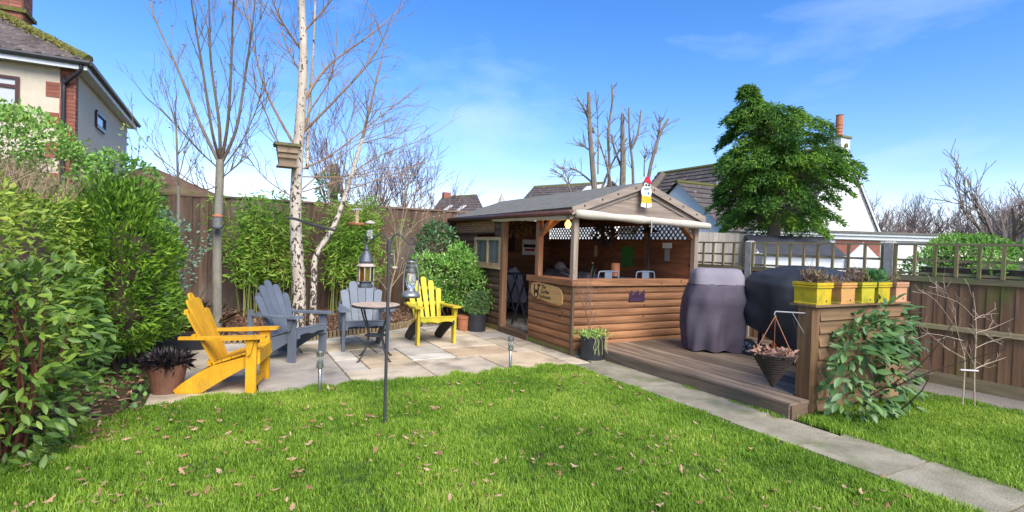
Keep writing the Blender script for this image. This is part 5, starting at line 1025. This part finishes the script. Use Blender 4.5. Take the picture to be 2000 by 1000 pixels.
# --- glossy shrub on the screen
VB = leafmat('viburnum_leaf', [(.02, .05, .015), (.04, .085, .025), (.07, .125, .035), (.115, .18, .055)], .42, .15, .4); vme = bigleafmesh('viburnum_leaf', VB, .42)
t = E('glossy_shrub', 'glossy dark-leaved evergreen shrub growing up the slatted screen', 'shrub', (5.9, 2.85, 0))
P1, N1 = blob((5.5, 2.8, .42), (.55, .2, .47), 480, 2.3, .12, 2, .35); P2, N2 = blob((5.75, 2.82, .78), (.5, .2, .28), 150, 2.2, .15, 2, .4); P = np.concatenate([P1, P2]); N = np.concatenate([N1, N2])+np.array([-.1, -.5, 0]); P[:, 2] = np.maximum(P[:, 2], .04); P[:, 1] = np.minimum(P[:, 1], 2.99)
bigleaves(t, P, N, .115, vme, VB, 285, .35, .5); stems(t, (5.62, 2.95, 0), (5.8, 2.92, .8), 9, .008, wob=.14)
# --- dry grass clumps by the trunk
t = E('dry_grass', 'clump of dry brown ornamental grass beside the smooth trunk', 'ornamental grass', (-.35, 8.75, .15)); n = 320; P = np.stack([NP.normal(-.45, .14, n), NP.normal(8.85, .1, n), np.full(n, .15)], 1); leaves('blades', P, np.stack([NP.normal(0, .5, n), NP.normal(0, .5, n), np.ones(n)], 1), .42, leafmat('straw_blade', [(.22, .13, .07), (.38, .25, .14), (.5, .36, .22)], .8, .2), t, ratio=.012, spread=.3, bend=.35)
# low green plants in the bed and ivy on the soil
for (x, y, n, lab) in ((1.95, 9.3, 260, 'small light green plant in the bark bed by the leaning stem'), (3.4, 9.6, 240, 'low green plant in the bark bed near the leafy shrub')):
    t = E('bed_plant', lab, 'plant', (x, y, .15)); P, N = blob((x, y, .28), (.2, .2, .16), n, 2); leaves('foliage', P, N, .06, MATS['hedge_leaf'], t, ratio=.3); stems(t, (x, y, .1), (x, y, .3), 4, .004)
P = np.stack([NP.uniform(-1.6, -.6, 420), NP.uniform(5.3, 8.3, 420), NP.uniform(.02, .1, 420)], 1); tag(leaves('ivy', P, np.tile([0, 0, .6], (420, 1)), .06, PV1, ratio=.8, spread=.8), 'low ivy creeping over the soil under the hedge', 'ivy')

# ================================================================ bare trees
BK1 = mat('smooth_bark', (.25, .225, .17), (.16, .145, .11), scale=7, stretch=(2, 2, 1), var=0, bump=.4); BK2 = mat('birch_twig', (.3, .2, .125), (.18, .12, .08), var=0)
def birchmat():
    m = mat('birch_bark', (.56, .49, .39), (.38, .31, .24), scale=5, stretch=(1, 1, .5), var=0, bump=.4); t = m.node_tree; N = t.nodes.new; K = t.links.new; b = t.nodes['Principled BSDF']; src = b.inputs['Base Color'].links[0].from_socket
    co = N('ShaderNodeTexCoord'); mp = N('ShaderNodeMapping'); mp.inputs['Scale'].default_value = (7, 7, 4.5); n = N('ShaderNodeTexNoise'); n.inputs['Scale'].default_value = 3.2; n.inputs['Detail'].default_value = 5; n.inputs['Distortion'].default_value = .8
    sx = N('ShaderNodeSeparateXYZ'); K(co.outputs['Object'], sx.inputs[0]); mr = N('ShaderNodeMapRange'); mr.inputs[1].default_value = .2; mr.inputs[2].default_value = 3.2; mr.inputs[3].default_value = .06; mr.inputs[4].default_value = -.045; K(sx.outputs[2], mr.inputs[0])
    ad = N('ShaderNodeMath'); K(n.outputs['Fac'], ad.inputs[0]); K(mr.outputs[0], ad.inputs[1]); r = N('ShaderNodeValToRGB'); r.color_ramp.elements[0].position = .54; r.color_ramp.elements[1].position = .58; K(ad.outputs[0], r.inputs[0])
    K(co.outputs['Object'], mp.inputs[0]); K(mp.outputs[0], n.inputs['Vector']); mx = N('ShaderNodeMixRGB'); mx.inputs[2].default_value = (.05, .04, .03, 1); K(r.outputs[0], mx.inputs[0]); K(src, mx.inputs[1]); K(mx.outputs[0], b.inputs['Base Color']); return m
BIR = birchmat()
def limb(m, pts, r0, r1, n=6): p = smoothpath(pts, 5); m.tube(p, [r0+(r1-r0)*i/(len(p)-1) for i in range(len(p))], n); return p
def twiggy(m, path, rng, n, ln, r, lev, tips, t0=.2, ang=.7, up=.15, kids=(2, 4), rmin=.0022, shrink=.62):
    for k in range(n):
        i = int((t0+(1-t0)*rng.random())*(len(path)-2)); p = path[i]; d = (path[i+1]-path[i]).normalized(); o = d.orthogonal(); o.rotate(Matrix.Rotation(rng.uniform(0, 6.28), 3, d))
        grow(m, p, d*math.cos(ang)+o.normalized()*math.sin(ang)+Vector((0, 0, up)), ln*rng.uniform(.6, 1.2), r, lev, rng, tips, kids, .5, up, shrink, 4, .1, 5, rmin)
# smooth-barked vase-shaped tree
rt = random.Random(11); bp = Vector((-.09, 8.61, .1)); t = E('bare_tree', 'bare smooth-trunked tree with upright vase-shaped branches', 'tree', bp)
tm = M(); tp_ = [bp, PV(424, 480, 8.6), PV(428, 380, 8.6), PV(430, 312, 8.6)]; limb(tm, tp_, .066, .052, 10); tm.build('trunk', BK1, t, smooth=True)
cm_ = M(); tips = []; f0 = tp_[-1]
for (pxs) in (((430, 312), (415, 260), (395, 130), (375, 10), (368, -60)), ((430, 312), (428, 240), (412, 120), (408, 0), (400, -80)), ((432, 315), (445, 240), (452, 120), (455, 20), (460, -60)), ((432, 320), (462, 250), (480, 140), (492, 60), (500, -20)), ((428, 318), (390, 240), (345, 130), (300, 30), (285, -30)), ((428, 330), (385, 290), (330, 230), (285, 190)), ((433, 330), (470, 280), (500, 215), (512, 170)), ((428, 360), (400, 370), (360, 345), (300, 300)), ((430, 350), (455, 330), (490, 300))):
    k = R_.uniform(-.35, .35); pts = [PV(x, y, 8.6+k*i) for i, (x, y) in enumerate(pxs)]; p = limb(cm_, pts, .025 if len(pxs) > 4 else .011, .005, 6); twiggy(cm_, p, rt, 10, .5, .006, 2, tips, .15, .5, .35, (1, 3), .002)
cm_.build('crown', mat('grey_branch', (.23, .18, .14), (.14, .11, .085), var=0), t)
P = np.array([p[:] for p, d in tips]); P = P[NP.random(len(P)) < .5]; leaves('buds', P, NP.normal(0, 1, P.shape), .03, leafmat('bud_brown', [(.12, .07, .05), (.2, .14, .06)], .8, 0), t, ratio=.5)
t = E('slim_tree', 'thin grey stem with sparse twigs between hedge and smooth trunk', 'tree', PV(348, 600, 9.3)); tm = M(); p = limb(tm, [PV(349, 640, 9.3), PV(349, 430, 9.3), PV(347, 330, 9.3), PV(342, 200, 9.3)], .035, .008, 7); tips = []; tm.build('trunk', BK1, t); cm_ = M(); twiggy(cm_, p, rt, 12, .7, .008, 2, tips, .45, .6, .2); cm_.build('crown', MATS['grey_branch'], t)
# silver birch
rt = random.Random(5); bp = Vector((1.0, 8.76, .08)); t = E('silver_birch', 'tall silver birch with white trunk and spreading bare branches', 'tree', bp)
tm = M(); p = limb(tm, [bp, PV(584, 560, 8.76), PV(577, 430, 8.76), PV(582, 300, 8.76), PV(590, 180, 8.76), PV(592, 90, 8.76), PV(589, 0, 8.76), PV(588, -90, 8.76)], .108, .042, 12)
tm.tube([bp+Vector((0, 0, -.1)), bp+Vector((0, 0, .1))], [.15, .11], 12); limb(tm, [PV(600, 330, 8.8), PV(603, 220, 8.9), PV(612, 100, 9), PV(617, -40, 9)], .026, .014, 8); tm.build('trunk', BIR, t, smooth=True)
cm_ = M(); tips = []
for pxs, r in ((((592, 200), (640, 130), (720, 70), (790, 10)), .035), (((590, 260), (650, 200), (730, 110), (770, 20)), .03), (((585, 300), (520, 180), (490, 60), (478, -20)), .026), (((590, 100), (550, 40), (520, -30)), .022), (((595, 60), (640, 10), (670, -40)), .022), (((585, 340), (600, 230), (650, 140), (660, 0)), .024), (((592, 330), (650, 300), (740, 230), (830, 160)), .02), (((590, 370), (660, 310), (720, 270), (820, 240)), .016), (((585, 350), (540, 270), (500, 180), (440, 120)), .018), (((592, 150), (560, 90), (540, 20)), .02), (((580, 390), (520, 350), (470, 290)), .012), (((592, 345), (660, 345), (740, 330), (835, 270)), .014), (((590, 375), (680, 350), (760, 335), (830, 320)), .012)):
    k = rt.uniform(-.3, .3); pts = [PV(x, y, 8.76+k*i) for i, (x, y) in enumerate(pxs)]; q = limb(cm_, pts, r*.8, .004, 6); twiggy(cm_, q, rt, 10, .6, .006, 2, tips, .2, .6, .08, (1, 3), .002)
cm_.build('crown', BK2, t)
# leaning stem
t = E('leaning_birch', 'slender pale birch stem leaning towards the bar', 'tree', Vector((1.2, 8.7, .1))); tm = M(); p = limb(tm, [(1.2, 8.72, .05), PV(613, 560, 8.72), PV(617, 500, 8.72), PV(648, 450, 8.72), PV(668, 400, 8.72), PV(690, 330, 8.74), PV(708, 270, 8.76)], .055, .026, 9); tm.build('trunk', BIR, t, smooth=True)
cm_ = M(); tips = []; p = limb(cm_, [PV(708, 270, 8.76), PV(720, 220, 8.77), PV(737, 150, 8.78), PV(758, 60, 8.8)], .026, .004, 6); twiggy(cm_, p, rt, 16, .75, .008, 2, tips, .1, .8, .05, (1, 3), .002)
for pxs in (((690, 335), (750, 300), (830, 270), (900, 225)), ((705, 280), (760, 265), (830, 245)), ((680, 370), (740, 350), (820, 320), (850, 290)), ((660, 410), (640, 380), (655, 345))): q = limb(cm_, [PV(x, y, 8.75) for x, y in pxs], .011, .003, 5); twiggy(cm_, q, rt, 9, .4, .005, 1, tips, .2, .6, .1)
cm_.build('crown', BK2, t)
# thin magnolia-like shrub
t = E('thin_shrub', 'thin bare shrub with pale stems in front of the fence', 'shrub', PV(757, 640, 9.3)); tm = M(); tips = []
for pxs in (((757, 650), (762, 570), (778, 500), (785, 430), (800, 350)), ((765, 560), (790, 530), (830, 520)), ((778, 505), (770, 440), (760, 400)), ((780, 480), (810, 440), (840, 420)), ((762, 575), (735, 540), (715, 520)), ((782, 460), (795, 400), (790, 350))): q = limb(tm, [PV(x, y, 9.3) for x, y in pxs], .022 if pxs[0][1] == 650 else .01, .004, 6); twiggy(tm, q, rt, 7, .4, .004, 1, tips, .35, .6, .2)
tm.build('stems', mat('pale_stem', (.3, .23, .14), (.22, .17, .1), var=0), t); P = np.array([p[:] for p, d in tips]); leaves('buds', P, NP.normal(0, 1, P.shape)+[0, 0, 1], .04, leafmat('pale_bud', [(.4, .36, .2), (.5, .47, .3)], .7, .1), t, ratio=.4)
# reddish bare shrub beyond the fence
def bare(name, lab, base, h, spread, n, r, m, lev=3, seed=1, group=None, up=.25, kids=(3, 5), rmin=.004, cat='tree', trunk=.25, ang=.6, ln=.55):
    rt = random.Random(seed); t = E(name, lab, cat, base, group); tm = M(); b = Vector(base); top = b+Vector((0, 0, h*trunk)); tm.tube([b, b.lerp(top, .5), top], [r*1.15, r, r*.9], 8); tm.build('trunk', m, t, smooth=True); cm = M(); tips = []
    for k in range(n): a = 6.283*k/n+rt.uniform(-.4, .4); grow(cm, top-Vector((0, 0, h*trunk*.15*rt.random())), (math.cos(a)*spread, math.sin(a)*spread, 1), h*ln*rt.uniform(.8, 1.1), r*.55, lev, rt, tips, kids, ang, up, .62, 5, .12, 5, rmin)
    cm.build('crown', m, t); return t
RB_ = mat('red_twig', (.2, .12, .1), (.13, .08, .07), var=0)
b = PV(700, 470, 12.4); bare('bare_bush', 'dense reddish bare bush rising behind the back fence', (b.x, b.y, 0), 3.9, .75, 7, .06, RB_, 3, 4, cat='shrub', kids=(4, 6))
b = PV(775, 470, 12.6); bare('bare_bush', 'smaller reddish bare bush behind the fence towards the bar', (b.x, b.y, 0), 3.2, .7, 6, .05, RB_, 3, 8, cat='shrub', kids=(4, 6))
b = PV(650, 470, 12.9); t = E('ivy_stump', 'dark ivy-clad trunk behind the fence by the leaning stem', 'tree', (b.x, b.y, 0)); M().tube([(b.x, b.y, 0), (b.x, b.y, 3.3)], .09, 8).build('trunk', BK1, t); P, N = blob((b.x-.1, b.y, 2.5), (.28, .28, .55), 700, 2); leaves('foliage', P, N, .08, PV1, t)
# pollarded tree behind the bar
t = E('pollarded_tree', 'heavily pollarded bare tree with cut upright stems behind the bar', 'tree', D(1190, 500, 15.5)); tm = M(); b = D(1190, 500, 15.5); cm_ = M(); tips = []; rt = random.Random(2)
tm.tube([(b.x, b.y, 0), (b.x, b.y, 1.6)], [.3, .26], 10); tm.build('trunk', mat('rough_bark', (.24, .19, .14), (.14, .11, .085), scale=6, bump=.6, var=0), t)
for k, (pxs, r) in enumerate(((((1165, 420), (1158, 330), (1152, 250), (1150, 180)), .12), (((1160, 260), (1142, 215), (1128, 192)), .05), (((1185, 420), (1190, 330), (1188, 260), (1196, 200), (1195, 165)), .06), (((1213, 420), (1217, 330), (1216, 270), (1216, 222)), .13), (((1237, 420), (1236, 330), (1230, 270), (1228, 210)), .06), (((1234, 290), (1246, 260), (1252, 215)), .05), (((1258, 400), (1272, 320), (1290, 260), (1306, 232)), .075), (((1280, 300), (1288, 250), (1292, 228)), .05), (((1175, 370), (1195, 320), (1225, 270)), .05), (((1115, 375), (1100, 345), (1075, 332)), .035), (((1112, 370), (1108, 345), (1098, 325)), .03), (((1155, 355), (1130, 335), (1113, 328)), .04), (((1162, 300), (1140, 285), (1130, 278)), .04), (((1215, 330), (1200, 290), (1195, 262)), .05), (((1258, 345), (1259, 310), (1264, 290)), .025), (((1168, 340), (1168, 250), (1163, 175)), .03), (((1198, 400), (1190, 340), (1168, 270)), .05))):
    q = limb(cm_, [D(x, y, 15.5+.15*(k % 3)) for x, y in pxs], r*.8, r*.38, 7); twiggy(cm_, q, rt, 9, .4, .012, 1, tips, .3, .8, .1, (1, 2), .006)
cm_.build('cut_stems', MATS['rough_bark'], t); a, b = D(1272, 372, 14.8), D(1296, 340, 14.8); M().tube([a, b], [.12, .09], 8).build('cut_stub', MATS['rough_bark'], t); M().tube([b, b+(b-a)*.03], .088, 8).build('cut_face', MATS['straw'], t)
# big conifer
t = E('conifer_tree', 'broad drooping dark green conifer behind the trellis fence', 'tree', (D(1511, 470, 13).x, D(1511, 470, 13).y, 0)); dep = 13; b = D(1511, 470, dep)
tm = M(); limb(tm, [(b.x, b.y, 0), D(1511, 470, dep), D(1507, 400, dep), D(1495, 300, dep), D(1465, 200, dep)], .2, .04, 10); tm.build('trunk', MATS['rough_bark'], t)
rowsx = [(168, 1455, 1468), (185, 1450, 1478), (210, 1440, 1500), (222, 1432, 1560), (245, 1420, 1620), (280, 1415, 1630), (310, 1408, 1640), (325, 1402, 1668), (350, 1400, 1650), (375, 1390, 1645), (400, 1386, 1640), (425, 1400, 1638), (445, 1430, 1625)]
rt = random.Random(31); PP = []; NN = []; cl = M(); tips = []
for k in range(400):
    i = rt.random()*(len(rowsx)-1); j = int(i); f_ = i-j; y = rowsx[j][0]+(rowsx[j+1][0]-rowsx[j][0])*f_; xl = rowsx[j][1]+(rowsx[j+1][1]-rowsx[j][1])*f_; xr = rowsx[j][2]+(rowsx[j+1][2]-rowsx[j][2])*f_
    if y > 420 and 1485 < (xl+xr)/2 < 1540 and rt.random() < .4: continue
    ccx = (xl+xr)/2; hwid = (xr-xl)/2; a = rt.uniform(0, 6.28); q = math.sqrt(rt.random()); ctr = D(ccx, y, dep); rr = hwid*dep/FPX
    rv = Vector((math.cos(a), math.sin(a), 0)); outv = rv*q; p = ctr+Vector((cr.x, cr.y, 0)).normalized()*(outv.x*rr*.9)+HF*(outv.y*rr*.85)
    od = (p-ctr); od.z = 0; od = od.normalized() if od.length > .05 else Vector((rt.gauss(0, 1), rt.gauss(0, 1), 0)).normalized()
    s_ = rt.uniform(.2, .36) if rr > .4 else .14; nn_ = int(190*(s_/.3)**2)
    # a drooping fan of sprays
    u_ = NP.random(nn_); sdv = np.array((-od.y, od.x, 0)); o3 = np.array(od[:]); pts = np.array(p[:])+o3*((u_-.35)*s_*1.5)[:, None]+sdv*(NP.normal(0, .5, nn_)*s_*.75)[:, None]; pts[:, 2] += -.95*s_*u_**2+NP.normal(0, .035, nn_)+.15*s_
    PP.append(pts); NN.append(np.tile(o3*.8+np.array([0, 0, -.55]), (nn_, 1)))
    if rt.random() < .4: tm2 = D(1500, min(y+40, 430), dep); cl.tube([tm2, tm2.lerp(p, .6)+Vector((0, 0, .1)), p], [.03, .018, .006], 5)
cl.build('limbs', MATS['rough_bark'], t)
leaves('foliage', np.concatenate(PP), np.concatenate(NN), .1, leafmat('cypress', [(.022, .06, .01), (.06, .14, .016), (.16, .25, .026), (.34, .4, .06)], .55, .42), t, ratio=.26, spread=.45, clump=1.6)
P, N = blob(D(1500, 330, dep+.2)[:], (.8, .8, .75), 2600, 2.2, .3, 1.2, .3); leaves('inner_foliage', P, N+[0, 0, -.4], .14, MATS['cypress'], t, ratio=.35, base=.45)
# green hedges beyond the right fence
t = E('privet_hedge', 'leafy green hedge right behind the trellis fence', 'hedge', (8.9, 2.5, 0)); P, N = blob((8.75, 2.0, .85), (.55, 2.1, .85), 7000, 5, .12, 1.6, .2); leaves('foliage', P, N, .07, leafmat('hedge_bright', [(.03, .08, .012), (.08, .18, .02), (.15, .29, .03)], .5, .3), t, ratio=.45); bx('filler_core', TWG, t, 8.45, 9.1, .2, 3.8, 0, 1.4)  # box is an added dark core that closes gaps in the leaves
b = D(1890, 470, 13); t = E('clipped_round_hedge', 'bright green rounded hedge beyond the trellis below the bare tree', 'hedge', (b.x, b.y, 0)); P, N = blob((b.x, b.y, 1.1), (1.15, .8, 1.05), 6000, 3, .12, 1.4, .2); leaves('foliage', P, N, .08, MATS['hedge_bright'], t, ratio=.4, base=.6); bx('filler_core', TWG, t, b.x-.7, b.x+.7, b.y-.4, b.y+.4, 0, 1.6)  # dark filler box added inside the foliage against see-through
b = D(1475, 480, 13.6); t = E('dark_bush', 'dark ivy bush at the foot of the big conifer', 'shrub', (b.x, b.y, 0)); P, N = blob((b.x+.3, b.y, 1.2), (1.1, .6, .85), 1500, 2.4, .15); leaves('foliage', P, N, .09, MATS['dark_leaf'], t); stems(t, (b.x+.3, b.y, 0), (b.x+.3, b.y, 1.5), 5, .02)
# bare trees on the right
BT = mat('far_branch', (.2, .155, .12), (.13, .1, .08), var=0)
b = D(1972, 470, 21); bare('bare_tree', 'bare spreading fruit tree above the rounded green hedge', (b.x, b.y, 0), 5.2, 1.1, 7, .16, BT, 3, 3, up=.18, kids=(3, 4), rmin=.012, trunk=.36, ln=.48)
src = None
FT = mat('far_twigs', (.22, .16, .14), (.15, .115, .1), var=.1)
for k, (x, dp, hh) in enumerate(((1700, 34, 4.9), (1735, 38, 5.6), (1775, 36, 4.6), (1840, 40, 5.0), (1870, 34, 5.2), (1905, 38, 5.6), (1945, 34, 5.4), (1985, 40, 6.2), (2030, 36, 5.8))):
    b = D(x, 470, dp); lab = 'distant bare twiggy tree in the brown row beyond the gardens'
    if src is None: src = bare('distant_tree', lab, (b.x, b.y, 0), 5, .85, 8, .12, FT, 3, 14, 'distant bare trees', kids=(4, 6), rmin=.009, trunk=.12, ln=.5); src.scale = (1, 1, hh/5)
    else:
        r = src.copy(); col.objects.link(r); r.location = (b.x, b.y, 0); r.rotation_euler[2] = k*1.3; r.scale = (1.1, 1.1, hh/5)
        for chd in list(src.children):
            c2 = chd.copy(); col.objects.link(c2); c2.parent = r; c2.matrix_parent_inverse = chd.matrix_parent_inverse.copy()
# sapling by the fence with white tie
c = G(1903, 797); c2 = G(1880, 803); t = E('sapling', 'small bare pale-twigged sapling in front of the reddish fence', 'tree', c); tm = M(); tips = []; rt = random.Random(9); v_ = c.y
for pxs, r in ((((1903, 797), (1903, 730), (1906, 660), (1905, 610), (1900, 570)), .011), (((1880, 790), (1884, 720), (1882, 690), (1868, 640), (1865, 600)), .01), (((1905, 720), (1930, 710), (1965, 698)), .008), (((1905, 715), (1890, 690), (1880, 670)), .006), (((1884, 700), (1850, 680), (1800, 640)), .006), (((1870, 645), (1830, 590), (1795, 565)), .005), (((1902, 620), (1870, 590), (1810, 570)), .005), (((1906, 650), (1940, 640), (1985, 620)), .005), (((1905, 680), (1940, 665), (1990, 655)), .005), (((1880, 665), (1840, 655), (1800, 650)), .005), (((1903, 625), (1920, 615), (1950, 612)), .004), (((1866, 610), (1850, 575), (1843, 560)), .004)):
    q = limb(tm, [PV(x, y, v_) for x, y in pxs], r*.75, r*.25, 6); twiggy(tm, q, rt, 4, .16, .002, 1, tips, .3, .6, .1, (1, 2), .0014)
tm.build('stems', mat('sapling_bark', (.46, .36, .28), (.34, .25, .18), var=0), t); M().bar(PV(1876, 722, v_-.01), PV(1910, 724, v_-.01), .012).build('tie', WHT, t)
